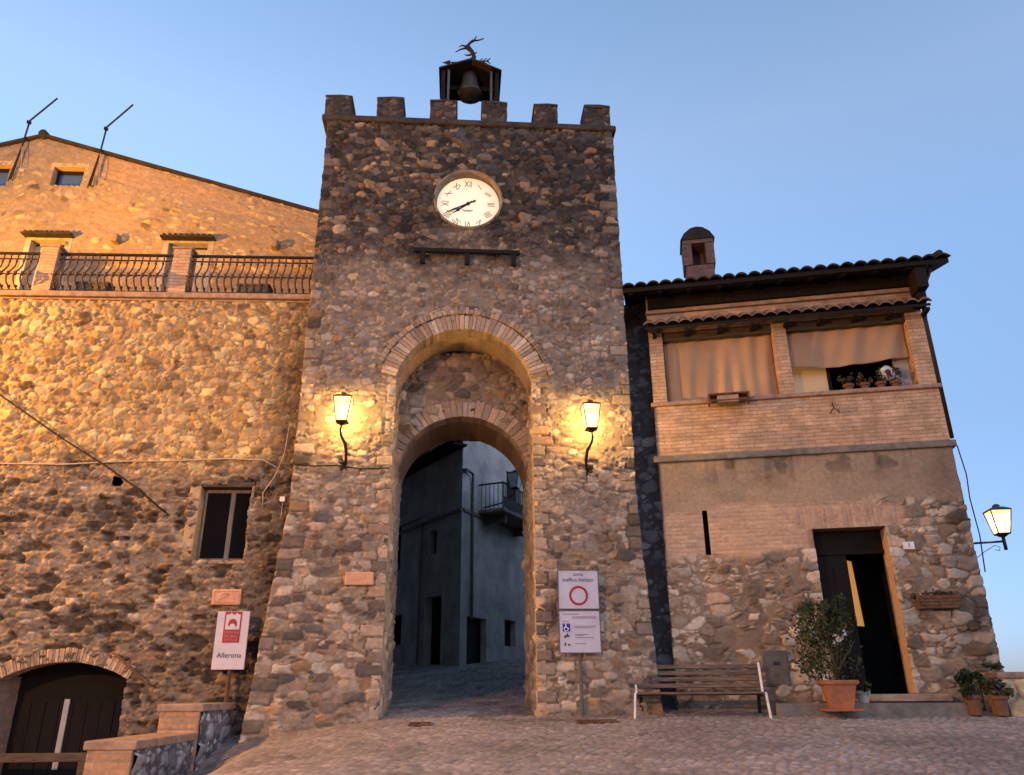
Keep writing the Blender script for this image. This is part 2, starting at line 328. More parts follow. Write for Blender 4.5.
def np_mesh(name, V, q, col, mat, parent):
    me = bpy.data.meshes.new(name); me.vertices.add(len(V)); me.vertices.foreach_set('co', V.astype(np.float32).ravel())
    me.loops.add(q.size); me.loops.foreach_set('vertex_index', q.astype(np.int32).ravel())
    me.polygons.add(len(q)); me.polygons.foreach_set('loop_start', np.arange(0, q.size, 4, dtype=np.int32))
    me.polygons.foreach_set('use_smooth', np.ones(len(q), bool))
    a = me.attributes.new('Col', 'FLOAT_COLOR', 'POINT')
    a.data.foreach_set('color', np.concatenate([np.clip(col, .004, .9), np.ones((len(V), 1))], 1).astype(np.float32).ravel())
    me.materials.append(mat); me.update(calc_edges=True); me.validate()
    o = bpy.data.objects.new(name, me); C.objects.link(o)
    if parent: o.parent = parent
    return o
def sub(parent, name, x, y, yaw):        # a mesh turned against its thing's wall
    pass
def side(o, x, y, deg):                  # turn a built wall mesh about its thing (x along, y into the wall)
    o.location = (x, y, 0); o.rotation_euler = (0, 0, R(deg)); return o
def voussoirs(name, cx, cz, r0, r1, a0, a1, n, y0, y1, parent, cols, jag=.05, mortar=(.3, .25, .19), seed=1, gapf=.10):
    rnd = random.Random(seed); mb = MB(); mb.col = mortar
    prev = []; K = n*2
    rm = r1-.03
    vs = []; fs = []
    for i in range(K+1):                 # mortar bed, a hair behind the stones
        a = a0+(a1-a0)*i/K; c, s_ = math.cos(a), math.sin(a)
        vs += [(cx+(r0+.006)*c, y0+.012, cz+(r0+.006)*s_), (cx+rm*c, y0+.012, cz+rm*s_), (cx+(r0+.006)*c, y1-.004, cz+(r0+.006)*s_)]
    for i in range(K):
        b = i*3; fs += [(b, b+3, b+4, b+1), (b, b+2, b+5, b+3)]
    mb.add(vs, fs)
    ws = [rnd.uniform(.75, 1.3) for _ in range(n)]; tot = sum(ws); a = a0
    for w in ws:
        da = (a1-a0)*w/tot; g = da*gapf; b0, b1 = a+g/2, a+da-g/2; a += da
        base = rnd.choice(cols); k = rnd.uniform(.75, 1.25); mb.col = tuple(c*k for c in base)
        ro = r1+rnd.uniform(-jag, jag*.4); yf = y0-rnd.uniform(0, .018); tw = rnd.uniform(-.01, .01)
        pts = [(r0+rnd.uniform(0, .01), b0), (r0+rnd.uniform(0, .01), b1), (ro+tw, b1), (ro-tw, b0)]
        m2 = [(cx+r*math.cos(q), cz+r*math.sin(q)) for r, q in pts]
        if a1 < a0: m2.reverse()
        mb.prism(m2[::-1], yf, y1)
    return mb.build(name, 'masonry', parent, bevel=.008)
STONE_ARCH = [(.34, .255, .185), (.29, .21, .15), (.39, .30, .225), (.24, .17, .125), (.32, .215, .15)]

# palettes: r, g, b, weight
DARKMIX = [(.04, .034, .032, 4), (.065, .052, .045, 3.4), (.10, .076, .06, 3), (.155, .112, .08, 2.2), (.24, .17, .115, 1.3), (.33, .25, .18, .6), (.24, .145, .085, .5), (.085, .075, .075, 1.8)]
MIDMIX = [(.085, .066, .052, 1.8), (.14, .105, .078, 3), (.20, .148, .106, 3), (.26, .195, .142, 2.3), (.34, .265, .20, 1), (.22, .135, .08, .7)]
LOWMIX = [(.35, .27, .20, 2.6), (.28, .205, .145, 3), (.21, .15, .105, 2.4), (.13, .095, .072, 1.8), (.27, .165, .095, .7), (.41, .335, .26, 1), (.085, .068, .058, 1)]
MIDMIX2 = [(.12, .095, .078, 1.6), (.18, .14, .11, 3), (.24, .185, .14, 3), (.30, .235, .18, 2.3), (.37, .295, .225, 1), (.24, .155, .10, .5)]
QUOIN = [(.30, .23, .17, 2), (.22, .165, .12, 2), (.15, .115, .09, 1.5), (.36, .28, .21, 1)]
QUOIN_LOW = [(.30, .22, .155, 2), (.20, .14, .10, 1.5), (.13, .10, .08, 1.5), (.36, .235, .14, .8)]
TANMIX = [(.41, .28, .13, 3), (.48, .35, .175, 2.5), (.32, .21, .098, 2), (.24, .15, .07, 1.4), (.37, .23, .10, 1), (.15, .095, .05, .8)]

# ------------------------------------------------------------------ the ground
def ground_z(x, y):
    z = 1.19+.085*(y-13)+.018*np.clip(x-1, 0, 7)
    z = z-.085*sm(-1.2, -4.4, x)*0-.10*np.clip(-1.9-x, 0, 2.7)
    z = z-.20*np.clip(13.1-y, 0, 2.2)*sm(-3.2, -4.5, x)
    z = z+.012*np.clip(y-14.5, 0, 12)
    back = sm(14.6, 13.4, y)
    z = z*(1-sm(-4.72, -4.95, x)*back)+sm(-4.72, -4.95, x)*back*(-.25)
    return z
def build_ground():
    def axis(a, f0, f1, b, fine, coarse):
        return np.concatenate([np.arange(a, f0, coarse), np.arange(f0, f1, fine), np.arange(f1, b+.01, coarse)])
    xs = axis(-14, -5.1, 8.4, 9.6, .03, .35); ys = axis(-8, 7.6, 16, 40, .035, .4)
    X, Y = np.meshgrid(xs, ys); Z = ground_z(X, Y)
    a = .5; Xr, Yr = X*math.cos(a)-Y*math.sin(a), X*math.sin(a)+Y*math.cos(a)
    e, ia, ja, _, _ = stones(Xr, Yr, .115, .10, 71, jit=.3, p=3, w=.08, warp=.25)
    pr = sm(.03, .35, e); worn = fbm(X*.9, Y*.9, 75, 4)
    fine = ((X > -5.1) & (X < 8.4) & (Y > 7.6) & (Y < 16)).astype(float)
    Z = Z+fine*(pr*.019*(.5+.7*H(ia, ja, 76))-.012*sm(.62, .75, worn))+.02*(fbm(X*.7, Y*.7, 79, 3)-.5)
    col = palette(ia, ja, 77, [(.275, .23, .205, 3), (.24, .20, .175, 3), (.315, .26, .23, 1.5), (.19, .155, .135, 1)], .14)
    mort = np.array((.175, .145, .127))
    col = mort*(1-pr[..., None])+col*pr[..., None]
    col = col*(.55+.85*fbm(X*.8, Y*.9, 78, 6))[..., None]*(.8+.4*fbm(X*6, Y*6, 74, 3))[..., None]
    dirt = sm(.55, .7, fbm(X*2.2, Y*2.2, 73, 4))*sm(12.0, 13.2, Y)+.5*sm(.6, .75, fbm(X*.5, Y*.6, 72, 4)); col = col*(1-.4*np.clip(dirt, 0, 1))[..., None]
    V = np.stack([X, Y, Z], -1).reshape(-1, 3); n1, n2 = X.shape; idx = np.arange(n1*n2).reshape(n1, n2)
    q = np.stack([idx[:-1, :-1], idx[:-1, 1:], idx[1:, 1:], idx[1:, :-1]], -1).reshape(-1, 4)
    o = np_mesh('cobbled_pavement', V, q, col.reshape(-1, 3), M['paving'], None); tag(o, kind='structure')
    s = 4000; N = 40; g = MB()
    vs = [(-s+2*s*i/N, -s+2*s*j/N, -7-6*random.random()) for j in range(N+1) for i in range(N+1)]
    g.add(vs, [(j*(N+1)+i, j*(N+1)+i+1, (j+1)*(N+1)+i+1, (j+1)*(N+1)+i) for j in range(N) for i in range(N)])
    o = g.build('terrain', 'valley'); tag(o, kind='structure')
    k = MB()                              # the retaining side under the square
    k.box(-13.9, 9.55, -7.9, 39.9, -7.5, -.9); o = k.build('hill', 'cap'); tag(o, kind='structure')
build_ground()

# ------------------------------------------------------------------ gate tower
ACX, AR_, ACZ = -.14, 1.265, 6.565         # outer arch: centre, radius
JL, JR = -1.36, 1.08
SPR = ACZ+math.sqrt(AR_**2-1.22**2)
tower = thing('gate_tower', 'tall square rubble-stone gate tower with battlements and a deep arched gateway', 'tower', TF)
UL, UR, TOPZ = -3.04, 2.88, 12.52
def tower_field(U, Z):
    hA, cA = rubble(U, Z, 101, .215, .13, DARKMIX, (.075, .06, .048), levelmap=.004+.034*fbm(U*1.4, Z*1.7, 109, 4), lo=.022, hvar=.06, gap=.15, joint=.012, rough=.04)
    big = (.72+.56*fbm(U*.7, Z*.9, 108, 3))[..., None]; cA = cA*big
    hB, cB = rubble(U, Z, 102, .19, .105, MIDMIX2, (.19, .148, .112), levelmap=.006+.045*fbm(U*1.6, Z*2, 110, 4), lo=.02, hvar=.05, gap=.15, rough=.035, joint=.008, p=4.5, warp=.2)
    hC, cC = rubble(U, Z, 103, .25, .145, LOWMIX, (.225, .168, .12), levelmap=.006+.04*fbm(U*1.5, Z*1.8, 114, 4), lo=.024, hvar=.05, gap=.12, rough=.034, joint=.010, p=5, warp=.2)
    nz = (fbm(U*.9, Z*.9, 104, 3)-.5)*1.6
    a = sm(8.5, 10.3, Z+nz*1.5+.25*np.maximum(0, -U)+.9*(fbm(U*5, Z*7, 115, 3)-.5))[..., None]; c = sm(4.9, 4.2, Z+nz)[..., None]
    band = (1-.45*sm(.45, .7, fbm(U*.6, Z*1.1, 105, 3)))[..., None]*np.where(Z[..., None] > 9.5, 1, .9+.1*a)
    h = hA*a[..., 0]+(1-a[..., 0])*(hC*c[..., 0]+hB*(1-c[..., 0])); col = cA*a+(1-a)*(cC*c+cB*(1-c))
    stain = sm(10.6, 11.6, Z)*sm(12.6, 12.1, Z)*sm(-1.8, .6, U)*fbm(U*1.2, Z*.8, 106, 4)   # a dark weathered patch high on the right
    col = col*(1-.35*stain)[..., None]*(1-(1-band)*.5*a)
    for edge, sg, sd in ((UL, 1, 181), (UR, -1, 182)): h, col = quoins(U, Z, h, col, edge, sg, sd, MIDMIX)
    h, col = quoins(U, Z, h, col, JL, -1, 183, QUOIN_LOW, 6.5); h, col = quoins(U, Z, h, col, JR, 1, 184, QUOIN_LOW, 6.5)
    return h, col
def in_arch(x, z):
    return (x > JL) & (x < JR) & ((z < SPR) | (((x-ACX)**2+(z-ACZ)**2 < AR_**2)))
def tower_flare(X, D, Z):
    f = np.clip(4.5-Z, 0, 3.6)
    t = np.clip((np.abs(X+.14)-1.4)/1.4, 0, 1.2)
    return X+np.where(X < 0, -.095*f*t, .045*f*t), D+.02*f*t, Z
CKX, CKZ = -.13, 10.72
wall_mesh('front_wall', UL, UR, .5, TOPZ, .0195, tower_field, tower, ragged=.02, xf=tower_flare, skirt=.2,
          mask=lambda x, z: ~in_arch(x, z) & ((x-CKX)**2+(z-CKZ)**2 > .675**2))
TD = 2.3
def coarse(seed, mix, mortar=(.2, .16, .12), s=.27):
    return lambda U, Z: rubble(U, Z, seed, s, s*.62, mix, mortar, level=.012, hvar=.05)
o = wall_mesh('side_wall', 0, TD, .3, TOPZ, .05, coarse(111, DARKMIX), tower, skirt=.0, mask=None); side(o, UL+.05, TD+.03, -90)
o = wall_mesh('side_wall', 0, TD, .3, TOPZ, .05, coarse(112, DARKMIX), tower, skirt=.0); side(o, UR-.05, .03, 90)
o = wall_mesh('rear_wall', -UR+.04, -UL-.04, .3, TOPZ, .06, coarse(113, DARKMIX), tower, skirt=0,
              mask=lambda x, z: ~((-x > JL-.1) & (-x < JR+.1) & (z < 6.4))); side(o, 0, TD, 180)
b = MB(); b.box(UL+.05, UR-.05, .02, TD, TOPZ-.25, TOPZ-.02); b.build('roof_slab', 'cap', tower)
# jambs of the gateway: a deep outer recess, then the passage under the inner arch
def jamb_field(U, Z): return rubble(U, Z, 121, .30, .19, LOWMIX[:3]+[(.44, .33, .23, 3)], (.38, .285, .195), level=.02, hvar=.04)
o = wall_mesh('jamb', -.03, TD, .5, 7.05, .026, jamb_field, tower, skirt=.12, mask=lambda x, z: (z < SPR+.05) ); side(o, JL-.035, 0, 90)
o = wall_mesh('jamb', 0, TD+.03, .5, 7.05, .026, jamb_field, tower, skirt=.12, mask=lambda x, z: (z < SPR+.05) ); side(o, JR+.035, TD, -90)
aL = math.pi-math.acos(1.22/AR_)-.0; aR = math.acos(1.22/AR_)
voussoirs('arch_ring', ACX, ACZ, AR_, AR_+.30, aL+.02, aR-.02, 46, -.065, .30, tower, STONE_ARCH, seed=3, jag=.03)
voussoirs('arch_hood', ACX, ACZ, AR_+.31, AR_+.43, aL-.05, aR-.03, 54, -.085, .10, tower, [(.26, .185, .135), (.30, .21, .15), (.21, .15, .115), (.33, .245, .18)], seed=5, jag=.05)
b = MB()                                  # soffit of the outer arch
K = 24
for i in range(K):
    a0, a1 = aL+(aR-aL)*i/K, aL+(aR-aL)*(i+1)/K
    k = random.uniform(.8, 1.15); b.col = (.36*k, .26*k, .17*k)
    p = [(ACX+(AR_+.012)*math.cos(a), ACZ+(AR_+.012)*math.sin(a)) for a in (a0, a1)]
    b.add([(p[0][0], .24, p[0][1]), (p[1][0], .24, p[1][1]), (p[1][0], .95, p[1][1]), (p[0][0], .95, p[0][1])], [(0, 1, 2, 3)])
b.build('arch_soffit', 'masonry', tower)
IR, ICZ = 1.235, 5.2                      # inner arch
def tymp_field(U, Z): return rubble(U, Z, 131, .25, .17, MIDMIX, (.17, .125, .09), level=.008, hvar=.06, gap=.3)
o = wall_mesh('recessed_wall', JL-.05, JR+.05, 5.0, 7.75, .02, tymp_field, tower, skirt=0,
              mask=lambda x, z: ((x-ACX)**2+(z-ICZ)**2 > (IR+.1)**2) & ((x-ACX)**2+(z-ACZ)**2 < (AR_+.1)**2)); o.location = (0, .9, 0)
o = voussoirs('inner_arch_ring', ACX, ICZ, IR, IR+.34, math.pi-.02, .02, 34, .86, 1.2, tower, STONE_ARCH+[(.26, .18, .13)], seed=9, jag=.06)
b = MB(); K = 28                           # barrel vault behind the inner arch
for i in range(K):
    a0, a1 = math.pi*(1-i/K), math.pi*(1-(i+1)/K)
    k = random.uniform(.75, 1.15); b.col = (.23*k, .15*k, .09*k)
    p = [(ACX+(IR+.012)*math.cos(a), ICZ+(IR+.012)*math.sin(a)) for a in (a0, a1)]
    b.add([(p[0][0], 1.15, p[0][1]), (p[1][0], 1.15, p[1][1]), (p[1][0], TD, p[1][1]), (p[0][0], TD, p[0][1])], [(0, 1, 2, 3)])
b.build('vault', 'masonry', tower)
b = MB(); b.box(JL-.1, JR+.1, .95, TD, IR+ICZ+.02, 8); b.build('wall_core', 'cap', tower)
# battlements
b = MB(); b.box(UL-.12, UR+.07, -.10, .5, TOPZ, TOPZ+.13); b.build('cornice', 'cap', tower, bevel=.03)
b = MB(); b.box(UL-.06, UR+.03, .5, .62, TOPZ, TOPZ+.12); b.build('parapet_step', 'cap', tower)
MERLON = [(.04, .034, .03, 3), (.07, .05, .04, 3), (.13, .09, .068, 1.5), (.21, .145, .10, .8)]
def merlon_field(seed): return lambda U, Z: rubble(U, Z, seed, .2, .14, MERLON, (.06, .048, .04), level=.008, hvar=.05)
for i in range(6):
    rnd = random.Random(i); u = -2.87+i*1.089+rnd.uniform(-.015, .015); hw = .265+rnd.uniform(-.02, .015); b = MB()
    mb = wall_mesh('merlon', u-hw, u+hw, TOPZ+.13, TOPZ+.63, .022, merlon_field(140+i), tower, skirt=.5, ragged=.02, seedr=i*3); mb.location = (0, -.01, 0)
    za, zb = rnd.uniform(-.03, .02), rnd.uniform(-.03, .02); b.prism([(u-hw-.01, TOPZ+.62), (u+hw+.01, TOPZ+.62), (u+hw+.015, TOPZ+.68+za), (u+.05, TOPZ+.70+(za+zb)/2), (u-hw-.015, TOPZ+.68+zb)], -.055, .52); b.build('merlon_cap', 'cap', mb, bevel=.022, loc=(0, .01, 0))
    b = MB(); b.box(u-hw+.01, u+hw-.01, .4, .49, TOPZ+.13, TOPZ+.63); b.build('merlon_back', 'cap', mb, loc=(0, .01, 0))
b = MB(); b.box(-2.02, -1.56, -.12, .05, 3.19, 3.40); b.build('stone_plaque', 'terracotta_pale', tower, bevel=.015)

# clock
ck = thing('tower_clock', 'round backlit clock with cream dial and Roman numerals set in the tower front', 'clock', TF, CKX, 0, CKZ)
b = MB(); n = 48; vs = []; prof = [(.60, .17), (.63, .15), (.64, -.01), (.65, -.06), (.685, -.07), (.715, .10)]
for r, y in prof: vs += [(r*math.cos(2*math.pi*j/n)*(1+.012*math.sin(j*2.7)*(r > .7)), y, r*math.sin(2*math.pi*j/n)*(1+.012*math.sin(j*1.9)*(r > .7))) for j in range(n)]
b.add(vs, [(i*n+j, i*n+(j+1) % n, (i+1)*n+(j+1) % n, (i+1)*n+j) for i in range(len(prof)-1) for j in range(n)])
b.build('rim', 'clock_rim', ck, smooth=True)
b = MB(); vs = [(.625*math.cos(2*math.pi*j/n), y, .625*math.sin(2*math.pi*j/n)) for y in (.13, .17) for j in range(n)]
b.add(vs, [tuple(range(n)), *[(j, j+n, (j+1) % n+n, (j+1) % n) for j in range(n)]]); b.build('dial', 'clock_dial', ck)
for k, s_ in enumerate(['XII', 'I', 'II', 'III', 'IIII', 'V', 'VI', 'VII', 'VIII', 'IX', 'X', 'XI']):
    a = R(90-30*k); r = .47
    t = text('numeral', s_, .19, ck, (r*math.cos(a), .127, r*math.sin(a)), 'numeral', .002, sx=.75)
    t.matrix_local = Matrix.Translation((r*math.cos(a), .127, r*math.sin(a))) @ Matrix.Rotation(-R(30*k), 4, Vector((0, -1, 0)).normalized()*-1) @ Matrix.Rotation(R(90), 4, 'X') @ Matrix.Diagonal((.72, 1.12, 1, 1))
def hand(name, deg, L_, tail, w, y, spade):
    b = MB(); a = R(90-deg); k = Vector((math.cos(a), 0, math.sin(a))); q = Vector((-math.sin(a), 0, math.cos(a)))
    pr = [(-tail, w*1.4), (-tail*.4, w*.7), (0, w), (L_*.5, w*.8), (L_*.62, w*spade), (L_*.75, w*.7), (L_, .003)]
    up = [k*s_+q*t for s_, t in pr]; dn = [k*s_-q*t for s_, t in pr]; poly = up+dn[::-1]
    b.prism([(p.x, p.z) for p in poly][::-1], y, y+.006); return b.build(name, 'ink', ck)
hand('minute_hand', 243, .50, .17, .017, .105, 1.3); hand('hour_hand', 233, .40, .10, .018, .117, 1.9)
b = MB(); b.tube([(0, .095, 0), (0, .13, 0)], .035, 16); b.build('hub', 'ink', ck)
b = MB(); b.box(-.13, .10, .1265, .1295, -.155, -.138); b.box(-.10, .07, .1265, .1295, -.18, -.168); b.build('maker_mark', 'faint_ink', ck)

# iron rail under the clock
br = thing('iron_rail', 'rusty iron rail on three brackets on the tower below the clock', 'wall rail', TF, -.1, 0, 9.36)
b = MB(); b.box(-1.06, .98, -.20, -.12, .04, .12); b.build('rail', 'wood_dark', br, bevel=.008)
for x in (-.88, -.03, .86):
    b = MB(); b.box(x-.045, x+.045, -.17, .02, -.0, .05); b.box(x-.05, x+.05, -.19, -.11, -.20, .035); b.build('bracket', 'wood_dark', br, bevel=.006)

# belfry, bell, weathervane
bf = thing('belfry', 'small dark gabled bell housing on the tower top behind the battlements', 'belfry', TF, -.13, -.5, 12.6)
b = MB(); b.prism([(-.70, 1.90), (.03, 2.20), (.70, 1.90), (.70, 1.94), (.03, 2.25), (-.70, 1.94)][::-1], -.05, .92); b.build('roof', 'iron', bf)
b = MB(); b.prism([(-.66, 1.84), (.66, 1.84), (.66, 1.92), (.03, 2.19), (-.66, 1.92)][::-1], .82, .88); b.build('gable_board', 'wood_dark', bf)
for x in (-.62, .58):
    b = MB(); b.box(x-.02, x+.06, .02, .88, .2, 1.92); b.build('side_panel', 'wood_dark', bf)
for x in (-.48, .47):
    b = MB(); b.box(x-.025, x+.025, .03, .08, 0, 1.95); b.build('post', 'grey_metal', bf)
b = MB(); b.box(-.62, .62, .42, .54, 1.75, 1.87); b.build('headstock', 'wood_dark', bf)
b = MB(); b.box(-.6, .6, .46, .50, .40, .44); b.build('cross_bar', 'iron', bf)
b = MB(); b.box(-.72, .72, 0, 1.12, -.1, .2); b.build('base', 'cap', bf)
bl = thing('bell', 'dark bronze bell hanging in the gabled housing on top of the tower', 'bell', TF, -.13, -.9, 14.3)
b = MB(); b.lathe([(.285, -.12), (.29, -.09), (.25, -.02), (.205, .12), (.185, .30), (.165, .42), (.11, .50), (.05, .52), (.04, .60)][::1], 28); b.build('shell', 'bronze', bl, smooth=True)
b = MB(); b.tube([(0, 0, .3), (0, 0, -.2), (0, 0, -.30)], [.02, .025, .05], 10); b.build('clapper', 'iron', bl)
wv = thing('weathervane', 'black iron weathervane with leaping animal figure and arrow above the bell housing', 'weathervane', TF, -.1, -1.0, 14.85)
b = MB(); b.tube([(0, 0, -.05), (0, 0, .55)], .018, 8); b.build('spindle', 'iron', wv)
b = MB(); b.tube([(-.52, 0, .36), (.40, 0, .46)], .014, 8); b.prism([(-.68, .345), (-.5, .29), (-.5, .43)], -.008, .008)
for x in (.16, .25, .34):
    z = .36+(x+.52)*.109; b.bar((x, 0, z), (x+.10, 0, z+.09), .012, .02, (0, 1, 0)); b.bar((x, 0, z), (x+.10, 0, z-.07), .012, .02, (0, 1, 0))
b.build('arrow', 'iron', wv)
b = MB()                                   # the leaping figure: curved body, raised head with ears, legs, tail
b.tube([(.01, 0, .44), (.06, 0, .56), (.0, 0, .72), (-.10, 0, .84), (-.13, 0, .90)], [.055, .045, .05, .065, .03], 10)
b.tube([(-.10, 0, .86), (-.06, 0, .97), (.02, 0, 1.05), (.06, 0, 1.07)], [.045, .03, .035, .02], 8)
b.tube([(.03, 0, 1.05), (.16, 0, 1.08), (.28, 0, 1.14)], [.022, .018, .012], 6); b.tube([(.05, 0, 1.06), (.10, 0, 1.20)], [.02, .01], 6)
for p in ([(-.12, 0, .86), (-.24, 0, .90), (-.30, 0, .84)], [(-.14, 0, .82), (-.27, 0, .77), (-.38, 0, .68)], [(-.02, 0, .62), (-.12, 0, .60), (-.17, 0, .62)], [(.04, 0, .66), (.12, 0, .70)]):
    b.tube(p, [.026]+[.018]*(len(p)-2)+[.010], 6)
b.build('figure', 'iron', wv, smooth=True)

# ------------------------------------------------------------------ lanterns
def lantern_body(root, top_w, bot_w, h, z0, y=0, x=0, lit=True, power=None, col=None):
    tw, bw = top_w/2, bot_w/2; q = math.sqrt(2)
    b = MB(); b.lathe([(bw*q*.96, z0), (tw*q*.96, z0+h)], 4, (x, y, 0), R(45)); b.f = b.f[:4]
    b.build('glass', 'lamp_glass' if lit else 'unlit_glass', root)
    b = MB()
    for sx in (-1, 1):
        for sy in (-1, 1): b.bar((x+sx*bw, y+sy*bw, z0), (x+sx*tw, y+sy*tw, z0+h), .016, .016, (0, 1, 0))
    for zz, w in ((z0, bw), (z0+h, tw)):
        for sx, sy, ex, ey in ((-1, -1, 1, -1), (1, -1, 1, 1), (1, 1, -1, 1), (-1, 1, -1, -1)): b.bar((x+sx*w, y+sy*w, zz), (x+ex*w, y+ey*w, zz), .02, .02)
    b.build('frame', 'iron', root)
    b = MB(); b.lathe([(tw*q*1.03, z0+h+.005), (tw*q*1.03, z0+h+.015), (tw*q*.5, z0+h+.06), (tw*q*.28, z0+h+.07), (tw*q*.28, z0+h+.10), (.02, z0+h+.12)], 4, (x, y, 0), R(45))
    b.build('lamp_cap', 'rust', root)
    b = MB(); b.lathe([(bw*.5, z0-.05), (bw*q*.95, z0-.005)], 4, (x, y, 0), R(45)); b.build('lamp_base', 'iron', root)
    if lit:
        b = MB(); b.lathe([(.012, 0), (.05, .05), (.055, .11), (.03, .16)], 14, (x, y, z0+h*.25)); b.build('bulb', 'bulb', root, smooth=True)
        ld = bpy.data.lights.new('lamp_light', 'POINT'); ld.energy = power or P_LANTERN; ld.color = col or WARM; ld.shadow_soft_size = .07
        lo = bpy.data.objects.new('lamp_light', ld); C.objects.link(lo); lo.parent = root; lo.location = (x, y, z0+h*.5)
def wall_lantern(u, z, label, flip):
    t = thing('wall_lantern', label, 'lantern', TF, u, 0, z, group='lit wall lanterns flanking the gateway')
    lantern_body(t, .30, .18, .42, .60, y=-.48)
    b = MB(); s_ = flip
    b.tube([(.02*s_, -.04, -.04), (.05*s_, -.08, .05), (.06*s_, -.16, .16), (.04*s_, -.22, .30), (-.03*s_, -.27, .42), (-.03*s_, -.42, .48), (0, -.48, .56)], [.02, .024, .028, .03, .022, .016, .014], 10)
    b.tube([(.02*s_, -.05, .02), (-.02*s_, -.10, -.03), (-.06*s_, -.13, .0), (-.05*s_, -.13, .05)], .012, 8)
    b.build('bracket', 'iron', t, smooth=True)
    b = MB(); b.box(-.05, .07, -.03, .02, -.16, .10); b.build('wall_plate', 'iron', t, bevel=.006)
    return t
wall_lantern(-2.2, 5.24, 'lit wall lantern on the tower front between the gateway and the long stone wall', 1)
wall_lantern(2.06, 5.18, 'lit wall lantern on the tower front above the restricted traffic sign', -1)
st = thing('arm_lantern', 'lit street lantern on a straight iron arm at the outer corner of the loggia house', 'lantern', HF, 6.0, -.3, 3.70)
lantern_body(st, .31, .18, .38, .24, power=40)
b = MB(); b.tube([(-.60, 0, .10), (.02, 0, .12)], .018, 8); b.tube([(0, 0, -.02), (0, 0, .22)], .028, 10)
b.tube([(-.5, 0, -.16), (-.35, 0, -.05), (-.15, 0, .06), (-.08, 0, .03), (-.10, 0, -.03), (-.16, 0, -.01)], .006, 6); b.build('arm', 'iron', st, smooth=True)
# street lamp of the square, behind the photographer
sl = thing('street_lamp', 'tall iron street lamp standing on the cobbled square facing the gate', 'street lamp', Frame(-8.6, -2.6, 0), 0, 0, -.3)
b = MB(); b.lathe([(.16, 0), (.16, .3), (.09, .5), (.07, 3), (.05, 5.6)], 14); b.build('pole', 'iron', sl, smooth=True)
lantern_body(sl, .5, .3, .6, 5.7, power=P_STREET, col=STREET)
# floodlight on the long wall, lights it along its length
fl = thing('floodlight', 'amber floodlight on an arm high on the long stone wall', 'floodlight', LF, -11.2, 2.2, 8.6)
b = MB(); b.box(-.14, .10, -.10, .10, -.12, .12); b.build('housing', 'grey_metal', fl, bevel=.02)
b = MB(); b.box(.10, .115, -.085, .085, -.10, .10); b.build('lens', M['lamp_glass'], fl)
b = MB(); b.tube([(-.05, .08, -.05), (-.1, .9, -.2), (-.1, 2.25, -.25)], .025, 8); b.build('arm', 'iron', fl)
sd = bpy.data.lights.new('flood_light', 'SPOT'); sd.energy = P_FLOOD; sd.color = AMBER; sd.spot_size = R(160); sd.spot_blend = .75; sd.shadow_soft_size = .10
so = bpy.data.objects.new('flood_light', sd); C.objects.link(so); so.parent = fl; so.location = (.22, 0, 0)
so.rotation_euler = Vector((.93, .34, .10)).to_track_quat('-Z', 'Y').to_euler()

# ------------------------------------------------------------------ the long building on the left
lh = thing('stone_house', 'long rubble-stone building with a terrace, cellar arch and small upper gable, left of the tower', 'house', LF)
def arch_void(x, z): return ((x+3.1)**2/1.0**2 < 1) & (z < .03+np.sqrt(np.clip(2.05**2-(x+3.1)**2, 0, 9)))
def left_field(U, Z):
    lvA = .022+.022*fbm(U*1.1, Z*1.1, 205, 3)
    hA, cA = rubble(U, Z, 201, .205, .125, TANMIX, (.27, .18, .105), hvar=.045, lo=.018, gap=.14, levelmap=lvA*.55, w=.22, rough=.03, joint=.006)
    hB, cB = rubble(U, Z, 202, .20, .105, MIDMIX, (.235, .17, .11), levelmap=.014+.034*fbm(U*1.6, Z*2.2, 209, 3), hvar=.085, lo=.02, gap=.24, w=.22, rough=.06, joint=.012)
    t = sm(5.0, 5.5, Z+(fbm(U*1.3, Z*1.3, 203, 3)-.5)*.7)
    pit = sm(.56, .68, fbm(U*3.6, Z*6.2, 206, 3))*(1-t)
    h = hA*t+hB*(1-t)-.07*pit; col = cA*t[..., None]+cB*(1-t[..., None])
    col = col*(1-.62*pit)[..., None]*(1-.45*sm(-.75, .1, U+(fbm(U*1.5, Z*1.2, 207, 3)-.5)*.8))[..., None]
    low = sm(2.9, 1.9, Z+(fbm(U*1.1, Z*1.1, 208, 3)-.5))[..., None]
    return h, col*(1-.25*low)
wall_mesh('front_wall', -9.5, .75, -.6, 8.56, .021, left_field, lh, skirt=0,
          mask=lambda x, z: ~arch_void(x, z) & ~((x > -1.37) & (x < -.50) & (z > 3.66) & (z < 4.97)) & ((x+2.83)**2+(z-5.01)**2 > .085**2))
b = MB(); b.box(-9.5, 1.1, .85, 7, -.5, 8.55); b.build('building_body', 'cap', lh)
b = MB(); b.box(-9.6, .95, -.12, .3, 8.585, 8.70); b.build('terrace_ledge', 'sill', lh, bevel=.02)
b = MB(); b.box(-9.6, .95, -.06, .2, 8.54, 8.582); b.build('ledge_moulding', 'sill', lh, bevel=.015)
b = MB(); b.box(-9.6, .95, .301, 4.0, 8.60, 8.69); b.build('terrace_floor', 'sill', lh)
voussoirs('cellar_arch_ring', -3.1, .01, 2.04, 2.26, R(119.5), R(60.5), 46, -.04, .25, lh, [(.36, .24, .15), (.42, .29, .19), (.28, .18, .12)], seed=12, jag=.02)
